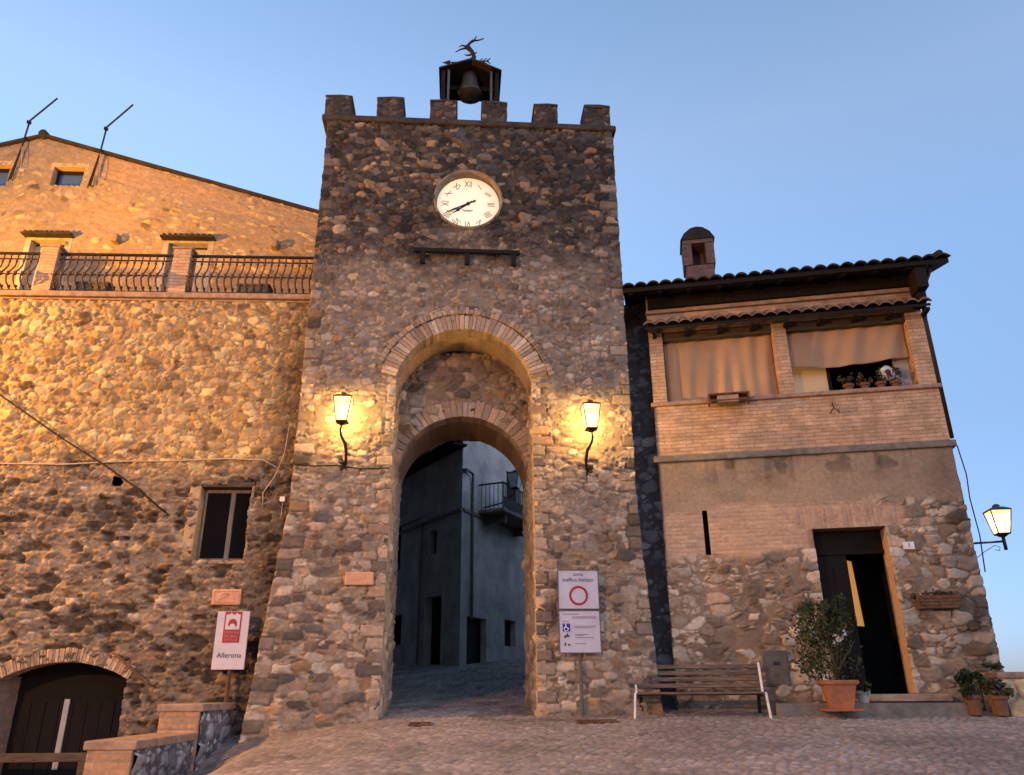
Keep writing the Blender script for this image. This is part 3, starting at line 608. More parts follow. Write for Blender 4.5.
for x in (-4.16, -2.10):
    o = wall_mesh('cellar_jamb', 0, .75, -.6, 1.85, .03, lambda U, Z: bricks(U, Z, 31, (.33, .2, .13), (.24, .15, .1), (.22, .17, .13)), lh, skirt=0); side(o, x if x < -3 else x, 0 if x < -3 else .75, 90 if x < -3 else -90)
b = MB(); b.box(-4.2, -2.06, .72, .8, -.6, 2.2); cd = b.build('cellar_door', 'door_wood', lh)
b = MB()
for i in range(9):
    x = -4.1+i*.225; b.box(x, x+.215, .685+random.uniform(0, .012), .72, -.5, 1.45)
b.build('door_boards', 'door_wood', cd)
b = MB(); b.bar((-3.30, .66, .45), (-3.30, .66, 1.50), .085, .03, (0, 1, 0)); b.build('pale_batten', 'pale_wood', cd)
# window of the long wall
b = MB()
for x0, x1, z0, z1 in ((-1.37, -1.31, 3.66, 4.92), (-.90, -.82, 3.66, 4.92), (-.56, -.50, 3.66, 4.92), (-1.31, -.90, 4.86, 4.92), (-.82, -.56, 4.86, 4.92), (-1.31, -.90, 3.66, 3.72), (-.82, -.56, 3.66, 3.72)): b.box(x0, x1, .16, .21, z0, z1)
wf = b.build('window', 'old_frame', lh, bevel=.006)
b = MB(); b.box(-1.31, -.9, .185, .195, 3.72, 4.86); b.box(-.82, -.56, .185, .195, 3.72, 4.86); b.build('pane', 'glass', wf)
b = MB(); b.box(-1.42, -.46, -.045, .2, 3.60, 3.66); b.build('sill', 'sill', wf, bevel=.01)
b = MB(); b.box(-1.40, -.46, -.02, .2, 4.925, 5.02); b.build('lintel', 'beam', wf, bevel=.01)
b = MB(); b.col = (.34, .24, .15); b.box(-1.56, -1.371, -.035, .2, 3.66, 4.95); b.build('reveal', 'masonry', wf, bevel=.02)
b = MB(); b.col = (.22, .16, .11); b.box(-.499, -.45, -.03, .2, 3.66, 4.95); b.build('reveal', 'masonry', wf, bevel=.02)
b = MB(); b.box(-1.5, -.4, .24, .3, 3.5, 5.1); b.build('window_back', 'soot', wf)
b = MB(); b.box(.02, .19, -.14, .02, 1.25, 5.3); b.col = (.1, .07, .05)
# upper gable, set back behind the terrace
GY = 3.5
def gable_top(U): return np.where(U > -7.98, 15.1-.302*(U+7.98), 15.1+.33*(U+7.98))
def gable_field(U, Z):
    lv = .024+.022*fbm(U*.9, Z*.9, 215, 3)
    h, c = rubble(U, Z, 211, .27, .15, TANMIX, (.29, .20, .12), hvar=.045, lo=.018, levelmap=lv, w=.2)
    brk = sm(.5, .62, fbm(U*.5, Z*1.3, 212, 3))[..., None]; hb, cb = bricks(U, Z, 213, (.38, .25, .15), (.29, .18, .11), (.28, .2, .13))
    k = sm(12.5, 11.6, Z)[..., None]*0+brk*.7
    grey = sm(-5.6, -7.6, U)[..., None]*(.5+.5*fbm(U*.8, Z*.8, 214, 3))[..., None]  # left end greyed and darkened: shade put into the wall colour
    c = c*(1-k)+cb*k; g = c.mean(-1, keepdims=True)*np.array((.62, .58, .54)); c = c*(1-grey*.75)+g*grey*.75
    return h*(1-k[..., 0])+hb*k[..., 0], c
W2 = [(-7.53, -6.76, 13.62, 14.2), (-9.5, -8.62, 13.58, 14.24)]; D2 = [(-7.62, -6.78, 8.7, 12.0), (-4.28, -3.32, 8.7, 11.98)]
o = wall_mesh('upper_wall', -12.5, 2.2, 8.65, 15.1, .035, gable_field, lh, skirt=0, top=gable_top,
              mask=lambda x, z: ~((x > W2[0][0]) & (x < W2[0][1]) & (z > W2[0][2]) & (z < W2[0][3])) & ~((x > W2[1][0]) & (x < W2[1][1]) & (z > W2[1][2]) & (z < W2[1][3])) & ~((x > D2[0][0]) & (x < D2[0][1]) & (z < D2[0][3])) & ~((x > D2[1][0]) & (x < D2[1][1]) & (z < D2[1][3])))
o.location = (0, GY, 0)
b = MB(); b.prism([(-12.7, 13.60), (-7.98, 15.12), (2.3, 12.02), (2.3, 12.09), (-7.98, 15.19), (-12.7, 13.67)][::-1], GY-.10, GY+6); rf = b.build('roof', 'tile', lh)
b = MB(); b.lathe([(.11, -.0), (.12, .1), (.12, .8)], 12); o = b.build('ridge_tile', 'tile', rf, smooth=True, loc=(-7.98, GY-.14, 15.17)); o.rotation_euler = (R(-90), 0, 0)
for i, (x0, x1, z0, z1) in enumerate(W2):
    b = MB()
    for a in ((x0, x1, z1-.10, z1), (x0, x1, z0, z0+.05), (x0, x0+.06, z0+.05, z1-.10), (x1-.06, x1, z0+.05, z1-.10)): b.box(a[0], a[1], GY+.16, GY+.22, a[2], a[3])
    w = b.build('upper_window', 'wood_dark', lh); b = MB(); b.box(x0+.06, x1-.06, GY+.19, GY+.2, z0+.05, z1-.10); b.build('pane', 'glass_blue', w)
    b = MB(); b.col = (.40, .28, .17); b.box(x0-.12, x1+.12, GY-.02, GY+.25, z0-.1, z0-.002); b.box(x0-.1, x1+.1, GY-.02, GY+.25, z1+.002, z1+.12); b.box(x0-.12, x0-.002, GY-.015, GY+.25, z0, z1); b.box(x1+.002, x1+.12, GY-.015, GY+.25, z0, z1)
    b.build('surround', 'masonry', w, bevel=.015)
for x0, x1, z0, z1 in D2:
    b = MB(); b.box(x0, x1, GY+.18, GY+.24, z0, z1-.05); d = b.build('terrace_door', 'pale_frame', lh)
    b = MB()
    for a in ((x0-.14, x0-.002, z0, z1), (x1+.002, x1+.14, z0, z1), (x0-.14, x1+.14, z1+.002, z1+.14)): b.box(a[0], a[1], GY-.05, GY+.2, a[2], a[3])
    b.build('door_surround', 'pale_frame', d, bevel=.01)
    b = MB(); k = 9
    for i in range(k):
        x = x0-.14+(x1-x0+.28)*(i+.5)/k; b.tube([(x, GY, z1+.18), (x, GY-.26, z1+.11)], .04, 8)
    b.box(x0-.17, x1+.17, GY-.26, GY, z1+.06, z1+.10); b.build('canopy', 'tile', d)
for x, z in ((-5.51, 12.02), (-1.62, 11.93)):
    b = MB(); b.box(x-.13, x+.05, GY-.26, GY+.05, z-.12, z+.10); b.build('stone_corbel', 'sill', lh, bevel=.04)

# terrace balustrade
bal = thing('balustrade', 'terrace balustrade of brick posts and bellied wrought iron balusters above the long wall', 'balustrade', LF, 0, 0, 8.70)
PX = [-9.1, -4.93, -2.39]
for x in PX:
    b = MB(); b.box(x-.165, x+.165, -.02, .30, 0, 1.0); p = b.build('post', 'brick_pale', bal, bevel=.01)
    b = MB(); b.box(x-.20, x+.20, -.05, .33, 1.0, 1.05); b.build('post_cap', 'sill', p, bevel=.01)
segs = [(PX[0]+.17, PX[1]-.17), (PX[1]+.17, PX[2]-.17), (PX[2]+.17, .35)]
rb = MB(); BL = []
for x0, x1 in segs:
    rb.box(x0, x1, .05, .10, .88, .92); rb.box(x0, x1, .06, .09, .77, .785); rb.box(x0, x1, .05, .10, .07, .10); rb.box(x0, x1, -.11, -.095, .34, .36)
    n = int((x1-x0)/.132)
    BL += [x0+(x1-x0)*(i+.5)/n for i in range(n)]
rb.build('handrail', 'iron', bal)
prof = [(0, .075, .90), (0, .075, .74), (0, .05, .60), (0, -.03, .47), (0, -.11, .36), (0, -.13, .27), (0, -.09, .18), (0, .02, .12), (0, .075, .08)]
b = MB(); b.tube(prof, [.015, .016, .015, .015, .021, .019, .016, .016, .018], 6); b.tube([(0, -.10, .40), (0, -.10, .33)], .032, 6); b.tube([(0, .06, .70), (0, .06, .74)], .024, 6); b.tube([(0, .0, .12), (0, .03, .16)], .026, 6); b0 = b.build('baluster', 'rust', bal, smooth=True)
first = True
for x in BL:
    o = b0 if first else b0.copy()
    if not first: C.objects.link(o); o.parent = bal
    o.location = (x, 0, 0); first = False
for u, lab in ((-4.12, 'dark planter box on the terrace floor, behind the middle section of iron balusters'), (-1.02, 'dark planter box on the terrace floor, behind the balusters next to the tower')):
    t = thing('planter_box', lab, 'planter', LF, u, -.33, 8.69, group='planters on the terrace')
    b = MB(); b.box(-.31, .31, -.12, .12, 0, .38); b.box(-.33, .33, -.14, .14, .34, .385); b.build('box', 'grey_metal', t, bevel=.012)
    b = MB(); b.box(-.29, .29, -.10, .10, .385, .395); b.build('soil', 'soil', t)
# aerials on the gable
for u, z, lab in ((-8.40, 13.75, 'thin aerial on a mast at the gable ridge, the one farther from the tower'), (-6.40, 13.6, 'thin aerial on a mast fixed to the gable slope, the one nearer the tower')):
    t = thing('aerial', lab, 'aerial', LF, u, -GY+.10, z, group='aerials on the gable')
    b = MB(); b.tube([(-.06, -.04, -.05), (0, -.04, 1.0), (.02, -.04, 1.75)], .022, 8); b.tube([(-.12, -.03, -.1), (-.02, -.03, .9)], .016, 6); b.build('mast', 'iron', t)
    b = MB(); b.tube([(-.02, -.04, 1.74), (.28, -.04, 2.15), (.57, -.04, 2.55)], .022, 8); b.build('boom', 'iron', t)
    b = MB(); b.box(-.03, .05, -.08, .0, 1.70, 1.78); b.build('clamp', 'iron', t)
    b = MB(); b.tube([(0, -.05, 1.0), (.10, -.05, .5), (.12, -.05, .1)], .009, 5); b.build('cable', 'pale_cable', t)

# cables and small things on the long wall
def cable(name, label, F, pts, r, mat):
    t = tag(MB().tube([F.P(u, d, z) for u, d, z in pts], r, 6).build(name, mat, smooth=True), label, 'cable'); return t
cable('cable', 'dark slack cable crossing the long wall diagonally from the upper left', LF, [(-7.5, .10, 8.6), (-5.2, .12, 6.62), (-3.9, .12, 5.78), (-3.0, .11, 5.25), (-2.4, .10, 4.85), (-1.85, .06, 4.42)], .018, 'cable')
cable('cable', 'pale cable running level along the long wall above its window', LF, [(-9, .09, 5.27), (-4.9, .09, 5.31), (-3.8, .08, 5.30), (-2.8, .09, 5.36), (-2.0, .08, 5.37), (-1.0, .08, 5.42), (-.35, .09, 5.40), (-.05, .10, 5.24)], .014, 'pale_cable')
cable('cable', 'thin cable along the tower front below the lantern beside the long wall', TF, [(-3.0, .07, 5.22), (-2.7, .07, 5.18), (-2.3, .06, 5.20), (-1.9, .07, 5.14), (-1.4, .07, 5.16)], .012, 'cable')
cable('cable', 'curling cable hanging by the corner of the long wall and the tower', LF, [(.06, .11, 6.1), (.02, .12, 5.5), (-.1, .12, 5.1), (-.28, .11, 4.8), (-.26, .11, 4.6), (-.05, .1, 4.7)], .011, 'pale_cable')
jb = thing('junction_box', 'small white junction box on the long wall beside the tower corner', 'junction box', LF, .06, .05, 4.70)
b = MB(); b.box(-.045, .045, -.05, .05, -.045, .045); b.build('box', 'white', jb, bevel=.008); b = MB(); b.tube([(0, 0, -.04), (0, .0, -.3)], .01, 6); b.build('conduit', 'pale_cable', jb)
hr = thing('handrail', 'short rusty iron handrail sloping down from the cellar arch', 'handrail', LF, -2.36, .12, 2.2)
b = MB(); b.tube([(0, 0, 0), (.30, -.02, -.22), (.62, -.03, -.46), (.74, -.03, -.50), (.78, -.02, -.46)], .022, 8); b.build('rail', 'rust', hr, smooth=True)
b = MB(); b.tube([(.1, -.02, -.07), (.1, .14, -.07)], .014, 6); b.tube([(.6, -.03, -.44), (.6, .14, -.44)], .014, 6); b.build('fixing', 'rust', hr)
hb = thing('cellar_gate', 'low dark timber rail across the cellar entrance', 'gate', LF, -3.3, .25, -.25)
b = MB(); b.box(-1.4, .95, -.05, .05, .88, 1.0); b.build('top_rail', 'beam', hb, bevel=.01)
for x in (-1.3, .85):
    b = MB(); b.box(x-.06, x+.06, -.06, .06, 0, .88); b.build('post', 'beam', hb, bevel=.01)
b = MB(); b.box(-1.24, .79, -.03, .03, .35, .45); b.build('lower_rail', 'beam', hb, bevel=.01)
# stepped low wall between the cellar pit and the square
def low_wall(u0, u1, y0, y1, zt, label):
    F = Frame(0, 0, 0); t = thing('low_wall', label, 'wall', F, u0, -y0, 0)
    L_ = y1-y0; W_ = u1-u0; zb = -.4
    fld = lambda U, Z: rubble(U, Z, 301, .24, .19, [(.30, .29, .29, 2), (.22, .21, .22, 2), (.40, .38, .37, 1), (.14, .13, .14, 1)], (.09, .085, .085), level=.012, hvar=.04)
    o = wall_mesh('side_face', 0, L_, zb, zt, .022, fld, t, skirt=0); side(o, W_, 0, 90)
    o = wall_mesh('brick_end', 0, W_, zb, zt, .018, lambda U, Z: bricks(U, Z, 33, (.42, .23, .12), (.32, .18, .1), (.25, .19, .14), .28, .085, .018), t, skirt=.05)
    b = MB(); b.box(.01, W_-.01, .03, L_, zb, zt-.01); b.build('core', 'cap', t)
    b = MB()
    n = max(2, int(L_/.5))
    for i in range(n): b.box(-.04, W_+.05, -.05+(L_+.05)*i/n+.004, -.05+(L_+.05)*(i+1)/n-.004, zt, zt+.10)
    b.build('coping', 'sill', t, bevel=.015)
low_wall(-5.00, -4.47, 9.95, 11.75, .97, 'lower step of the stone and brick wall by the cellar pit, nearest the square')
low_wall(-4.98, -4.42, 11.76, 13.15, 1.34, 'higher step of the stone and brick wall by the cellar pit, beside the village sign')

# ------------------------------------------------------------------ signs
vs_ = thing('village_sign', 'white upright village sign with dark red tower emblem on a post by the low wall', 'sign', LF, -.45, .35, 1.3, rz=-1)
b = MB(); b.tube([(0.02, .05, -.3), (.02, .05, .75)], .035, 8); b.build('post', 'rust', vs_)
b = MB(); b.box(-.255, .255, -.01, .02, .62, 1.50); b.build('board', 'sign', vs_, bevel=.004)
y = -.014
b = MB(); X0, X1 = -.135, .135
b.box(X0, X1, y, -.0105, 1.02, 1.495)
b.build('emblem', 'red', vs_)
b = MB(); y2 = -.017
b.prism([(X0+.022, 1.22), (X1-.022, 1.22), (X1-.022, 1.45), (X1-.065, 1.45), (X1-.065, 1.475), (X1-.09, 1.475), (X1-.09, 1.45), (X0+.115, 1.45), (X0+.115, 1.475), (X0+.085, 1.475), (X0+.085, 1.45), (X0+.022, 1.45)], y2, -.0142); em = b.build('emblem_tower', 'sign', vs_)
b = MB(); b.prism([(-.07, 1.27), (.07, 1.27)]+[(.07*math.cos(R(a)), 1.31+.075*math.sin(R(a))) for a in range(0, 181, 15)], -.019, -.0172); b.build('emblem_arch', 'red', vs_)
b = MB(); b.prism([(-.045, 1.22), (.045, 1.22)]+[(.045*math.cos(R(a)), 1.265+.045*math.sin(R(a))) for a in range(0, 181, 20)], -.0205, -.0192); b.build('emblem_door', 'sign', vs_)
text('lettering', 'I BORGHI', .055, vs_, (0, y2, 1.175), 'pink_ink', .001); text('lettering', 'PIÙ BELLI', .052, vs_, (0, y2, 1.115), 'pink_ink', .001); text('lettering', "D'ITALIA", .055, vs_, (0, y2, 1.06), 'pink_ink', .001)
text('lettering', 'Allerona', .112, vs_, (.0, -.013, .83), 'ink', .001)
pq = thing('terracotta_plaque', 'square terracotta relief plaque on the long wall above the village sign', 'plaque', LF, -.69, .06, 2.93)
b = MB(); b.box(-.235, .235, -.03, .08, 0, .25); b.build('tile', 'terracotta_pale', pq, bevel=.008)
b = MB()
b.tube([(.12*math.cos(R(a)), -.032, .07+.12*math.sin(R(a))) for a in range(0, 181, 15)], .008, 6); b.tube([(-.16, -.032, .05), (.16, -.032, .05)], .008, 6); b.tube([(-.1, -.032, .09), (0, -.032, .14), (.1, -.032, .09)], .007, 6)
b.tube([(-.2, -.032, .03), (-.2, -.032, .22), (.2, -.032, .22), (.2, -.032, .03), (-.2, -.032, .03)], .006, 6); b.build('relief', 'terracotta_pale', pq)
zt = thing('traffic_sign', 'white restricted traffic sign with red ring and an information panel below', 'sign', TF, 1.77, .22, 1.1)
b = MB(); b.tube([(0, .06, -.1), (0, .06, 2.3)], .03, 10); b.build('post', 'grey_metal', zt)
b = MB(); b.box(-.335, .335, -.01, .015, 1.70, 2.325); up = b.build('upper_panel', 'sign', zt, bevel=.004)
b = MB(); b.box(-.335, .335, -.01, .015, 1.03, 1.685); lo_ = b.build('lower_panel', 'sign', zt, bevel=.004)
for z0, z1, pa in ((1.70, 2.325, up), (1.03, 1.685, lo_)):
    b = MB()
    for a in ((-.338, .338, z0-.003, z0+.012), (-.338, .338, z1-.012, z1+.003), (-.338, -.324, z0+.012, z1-.012), (.324, .338, z0+.012, z1-.012)): b.box(a[0], a[1], -.016, .018, a[2], a[3])
    b.build('edge_trim', 'grey_metal', pa)
text('lettering', 'zona', .085, up, (0, -.012, 2.255), 'ink', .001); text('lettering', 'traffico limitato', .088, up, (0, -.012, 2.165), 'ink', .001, sx=.93)
b = MB(); n = 40; vv = []
for r, yy in ((.155, -.0135), (.118, -.0135)): vv += [(r*math.cos(2*math.pi*j/n), yy, 1.915+r*math.sin(2*math.pi*j/n)) for j in range(n)]
b.add(vv, [(j, (j+1) % n, (j+1) % n+n, j+n) for j in range(n)]); b.build('red_ring', 'red', up)
b = MB()
for x0, x1, z in ((-.27, .0, 1.625), (-.12, .27, 1.585), (-.12, .27, 1.565), (-.27, -.18, 1.515), (-.09, .26, 1.44), (-.09, .20, 1.415), (-.08, .14, 1.315), (-.08, .05, 1.295), (-.08, .22, 1.265), (-.08, .09, 1.175)): b.box(x0, x1, -.013, -.0105, z-.005, z+.005)
b.build('small_print', 'faint_ink', lo_)
b = MB(); b.box(-.275, -.155, -.0135, -.0105, 1.36, 1.48); b.build('wheelchair_symbol', 'blue', lo_)
b = MB(); yq = -.015
b.tube([(-.22+.032*math.cos(R(a)), yq, 1.40+.032*math.sin(R(a))) for a in range(100, 341, 20)], .007, 5); b.tube([(-.225, yq, 1.455), (-.222, yq, 1.42), (-.195, yq, 1.415), (-.178, yq, 1.385)], .008, 5); b.tube([(-.226, yq, 1.462), (-.226, yq, 1.474)], .010, 6); b.build('wheelchair_figure', 'white', lo_)
b = MB(); b.prism([(-.26, 1.275), (-.17, 1.275), (-.175, 1.30), (-.19, 1.305), (-.205, 1.345), (-.215, 1.305), (-.25, 1.295)], -.0135, -.0105); b.tube([(-.24, -.012, 1.272), (-.24, -.0125, 1.262)], .012, 8); b.prism([(-.255, 1.14), (-.235, 1.14), (-.225, 1.19), (-.25, 1.19)], -.0135, -.0105); b.prism([(-.20, 1.145), (-.16, 1.145), (-.165, 1.17), (-.195, 1.17)], -.0135, -.0105); b.build('vehicle_symbols', 'ink', lo_)

# ------------------------------------------------------------------ house with the loggia
hs = thing('loggia_house', 'old brick and stone house with tiled roof and canvas-shaded loggia, right of the tower', 'house', HF)
DX0, DX1, DZ0, DZ1 = 2.98, 4.13, 1.5, 4.09
def house_field(U, Z):
    nz = (fbm(U*1.1, Z*1.1, 401, 3)-.5)
    lv = .010+.028*sm(.42, .68, fbm(U*.9, Z*1.0, 402, 3))
    hS, cS = rubble(U, Z, 403, .27, .17, [(.40, .325, .25, 3), (.30, .23, .17, 3), (.21, .155, .11, 2.4), (.14, .10, .07, 1.6)], (.20, .14, .095), hvar=.06, lo=.02, gap=.16, levelmap=lv, w=.24, rough=.03, joint=.006)
    cS = cS*(.7+.6*fbm(U*.9, Z*1.1, 409, 4))[..., None]
    hB, cB = bricks(U, Z, 404, (.44, .29, .19), (.34, .215, .14), (.36, .27, .195), h=.010)
    hP = .014+.010*(fbm(U*3, Z*3, 405, 4)-.5); cP = np.array((.255, .182, .122))*(.72+.56*fbm(U*1.6, Z*2.2, 406, 5))[..., None]
    patch = sm(.60, .70, fbm(U*2.3, Z*3.5, 407, 3))
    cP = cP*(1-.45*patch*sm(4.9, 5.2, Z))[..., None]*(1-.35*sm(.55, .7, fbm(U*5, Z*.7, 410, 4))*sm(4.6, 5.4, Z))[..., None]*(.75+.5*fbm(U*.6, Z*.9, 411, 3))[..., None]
    tb = sm(3.62, 3.78, Z+nz*.5)*sm(4.4, 3.2, U+nz*1.2)*(1-0*U); tb = np.maximum(tb, sm(4.10, 4.14, Z)*sm(4.55, 4.4, Z)*sm(2.6, 2.7, U)*sm(4.5, 4.4, U))
    tp = sm(4.44, 4.60, Z+nz*.35)
    # soldier course over the door
    sx_ = sm(2.7, 2.75, U)*sm(4.42, 4.36, U)*sm(4.09, 4.1, Z)*sm(4.45, 4.40, Z)
    hV, cV = bricks(Z, U, 408, (.44, .28, .18), (.34, .21, .14), (.30, .22, .16), .40, .07, .012)
    h = hS*(1-tb)+hB*tb; c = cS*(1-tb[..., None])+cB*tb[..., None]
    h = h*(1-tp)+hP*tp; c = c*(1-tp[..., None])+cP*tp[..., None]
    h = h*(1-sx_)+hV*sx_; c = c*(1-sx_[..., None])+cV*sx_[..., None]
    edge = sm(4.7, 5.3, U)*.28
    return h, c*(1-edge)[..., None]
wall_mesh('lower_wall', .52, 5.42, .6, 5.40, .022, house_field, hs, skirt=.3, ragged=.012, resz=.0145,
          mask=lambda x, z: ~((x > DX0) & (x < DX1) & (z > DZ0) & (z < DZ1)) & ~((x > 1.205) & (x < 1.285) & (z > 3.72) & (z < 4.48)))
b = MB(); b.box(.44, 5.49, -.07, .2, 5.38, 5.50); b.build('string_course', 'string', hs, bevel=.02)
b = MB(); b.box(.52, 5.42, -.005, .34, 5.50, 6.45); b.build('parapet', 'brick_pale', hs)
b = MB(); b.box(.47, 5.47, -.07, .38, 6.45, 6.53); b.build('loggia_ledge', 'sill', hs, bevel=.02)
for x0, x1 in ((.52, .78), (2.79, 3.04), (5.13, 5.42)):
    b = MB(); b.box(x0, x1, -.002, .34, 6.53, 7.98); b.build('pillar', 'brick_pale', hs, bevel=.012)
b = MB(); b.box(.52, 5.42, .02, .36, 7.98, 8.9); b.build('upper_wall', 'brick', hs)
b = MB(); b.box(.5, 5.44, -.05, .2, 8.36, 8.42); b.build('brick_band', 'sill', hs, bevel=.015)
b = MB(); b.box(.56, 5.38, .04, .30, 7.80, 7.978); b.build('loggia_lintel', 'beam', hs)
# loggia interior, blinds, lit panel
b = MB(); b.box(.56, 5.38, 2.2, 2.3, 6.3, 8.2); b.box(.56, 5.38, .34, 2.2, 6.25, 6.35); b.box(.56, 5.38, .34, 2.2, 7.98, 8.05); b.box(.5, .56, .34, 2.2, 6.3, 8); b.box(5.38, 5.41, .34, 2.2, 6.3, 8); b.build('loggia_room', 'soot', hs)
def blind(x0, x1, zt, zb, sag, folds):
    nx, nz = 60, 24; vs = []; rnd = random.Random(int(x0*10))
    for j in range(nz+1):
        for i in range(nx+1):
            s_ = i/nx; t = j/nz; x = x0+(x1-x0)*s_
            zz = zt+(zb-zt)*t-(sag*4*s_*(1-s_)+sag*.5*math.sin(5*s_))*t
            y = .17+.03*math.sin(s_*folds*6.28+t*1.6+.6*math.sin(s_*9))*t+.012*math.sin(s_*37+t*5)+.02*math.sin(t*9+s_*3)*.4+(.04*math.exp(-((s_-.13)/.012)**2) if folds > 5 else 0)
            vs.append((x, y, zz))
    b = MB(); b.add(vs, [(j*(nx+1)+i, (j+1)*(nx+1)+i, (j+1)*(nx+1)+i+1, j*(nx+1)+i+1) for j in range(nz) for i in range(nx)])
    o = b.build('canvas_blind', 'blind', hs, smooth=True); so_ = o.modifiers.new('thick', 'SOLIDIFY'); so_.thickness = .006
    return o
blind(.79, 2.785, 7.93, 6.56, .0, 7); blind(3.05, 5.12, 7.93, 7.13, .05, 3)
b = MB(); b.tube([(3.05, .17, 7.93), (5.12, .17, 7.93)], .03, 8); b.tube([(.79, .17, 7.95), (2.78, .17, 7.95)], .03, 8); b.build('blind_roller', 'beam', hs)
b = MB(); b.box(3.06, 3.72, .42, .46, 6.54, 7.5); b.build('lit_panel', 'lit_panel', hs)
b = MB(); b.box(3.72, 3.78, .40, .46, 6.54, 7.5); b.build('panel_frame', 'wood_dark', hs)
b = MB(); b.box(4.86, 5.12, .30, .34, 6.54, 7.2); b.build('side_board', 'plaster', hs)
# tiled pent roof over the loggia and the main roof
def tiles(name, u0, u1, yf, yb, zf, zb, per, parent, amp=.06, mat='tile'):
    n = int((u1-u0)/per); k = 12; vs = []; fs = []; m_ = n*k+1
    xs = [u0+(u1-u0)*i/(n*k) for i in range(m_)]
    wob = [random.uniform(-.012, .012) for _ in range(n+2)]
    def prof(i):
        t = (i % k)/k; w = wob[i//k]
        return amp*(abs(math.sin(math.pi*t))**.7)+w*.6
    for (y, z) in ((yf, zf), (yb, zb)):
        for i in range(m_): vs.append((xs[i], y+(wob[i//k]*1.6 if y == yf else 0), z+prof(i)))
        for i in range(m_): vs.append((xs[i], y+(wob[i//k]*1.6 if y == yf else 0), z+prof(i)*.72-.014))
    A, B, Cc, D = 0, m_, 2*m_, 3*m_
    for i in range(m_-1):
        fs += [(A+i, A+i+1, Cc+i+1, Cc+i), (B+i+1, B+i, D+i, D+i+1), (B+i, B+i+1, A+i+1, A+i)]
    b = MB(); b.add(vs, fs); return b.build(name, mat, parent)
tiles('pent_roof', .44, 5.50, -.38, .04, 7.97, 8.19, .215, hs, amp=.085, mat='tile_pale')
b = MB(); b.add([(.46, -.32, 7.955), (5.48, -.32, 7.955), (5.48, .03, 8.12), (.46, .03, 8.12), (.46, -.32, 7.90), (5.48, -.32, 7.90), (5.48, .03, 8.06), (.46, .03, 8.06)], [(0, 1, 2, 3), (7, 6, 5, 4), (4, 5, 1, 0), (1, 5, 6, 2), (3, 7, 4, 0)]); b.build('pent_board', 'wood_dark', hs)
for i in range(9): b = MB(); x = .6+i*.6; b.box(x, x+.07, -.28, .03, 7.84, 7.90); b.build('pent_rafter', 'wood_dark', hs)
SL = .30
tiles('main_roof', .10, 5.86, -.64, 6.0, 8.69, 8.69+SL*6.64, .222, hs, amp=.075)
b = MB(); b.add([(.12, -.56, 8.69), (5.84, -.56, 8.69), (5.84, 6.0, 8.72+SL*6.54), (.12, 6.0, 8.72+SL*6.54), (.12, -.56, 8.60), (5.84, -.56, 8.60), (5.84, 6.0, 8.67+SL*6.54), (.12, 6.0, 8.67+SL*6.54)], [(0, 1, 2, 3), (7, 6, 5, 4), (4, 5, 1, 0), (1, 5, 6, 2), (3, 7, 4, 0)]); b.build('roof_boards', 'wood_dark', hs)
for x in [.2+i*.55 for i in range(10)]:
    b = MB(); b.add([(x, -.50, 8.575), (x+.09, -.50, 8.575), (x+.09, .1, 8.575+SL*.6), (x, .1, 8.575+SL*.6), (x, -.50, 8.675), (x+.09, -.50, 8.675), (x+.09, .1, 8.675+SL*.6), (x, .1, 8.675+SL*.6)], [(3, 2, 1, 0), (0, 1, 5, 4), (1, 2, 6, 5), (3, 0, 4, 7), (2, 3, 7, 6)]); b.build('rafter', 'wood_dark', hs)
b = MB(); b.box(.55, 5.44, -.05, .02, 8.47, 8.80); b.build('wall_plate', 'wood_dark', hs)  # dark beam added to extend the dark zone under the eaves
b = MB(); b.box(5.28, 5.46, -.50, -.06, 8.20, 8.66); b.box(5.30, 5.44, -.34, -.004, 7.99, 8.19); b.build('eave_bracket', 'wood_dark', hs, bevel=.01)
b = MB(); b.tube([(5.72, -.56, 8.80), (5.72, 2, 8.80+SL*2.56)], .065, 10); b.build('verge_tile', 'tile', hs, smooth=True)
# side walls, recess between house and tower, body
o = wall_mesh('side_wall', 0, 6, .3, 8.6, .06, coarse(411, MIDMIX), hs, skirt=0); side(o, 5.40, .02, 90)
RC = .75
o = wall_mesh('recess_wall', -.75, .56, .3, 9.0, .03, lambda U, Z: rubble(U, Z, 421, .26, .18, [(.30, .28, .28, 2), (.40, .37, .35, 2), (.17, .16, .16, 2)], (.14, .12, .11), level=.02, hvar=.05), hs, skirt=0); o.location = (0, RC, 0)
o = wall_mesh('return_wall', 0, RC+.05, .3, 6.45, .03, lambda U, Z: bricks(U, Z, 422, (.42, .25, .15), (.32, .2, .13), (.3, .22, .16)), hs, skirt=0); side(o, .525, RC, -90)
b = MB(); b.box(.50, .54, .36, .8, 6.45, 8.9); b.box(-.8, .52, RC+.2, 6, .3, 9.0); b.box(.52, 5.36, 2.4, 6, .3, 9.2); b.box(.52, 5.36, 2.35, 2.4, 5.4, 9.0); b.box(.53, 5.36, .37, 2.39, 5.42, 6.24); b.box(.53, 5.36, .37, 2.39, 8.1, 8.8); b.build('building_body', 'soot', hs)
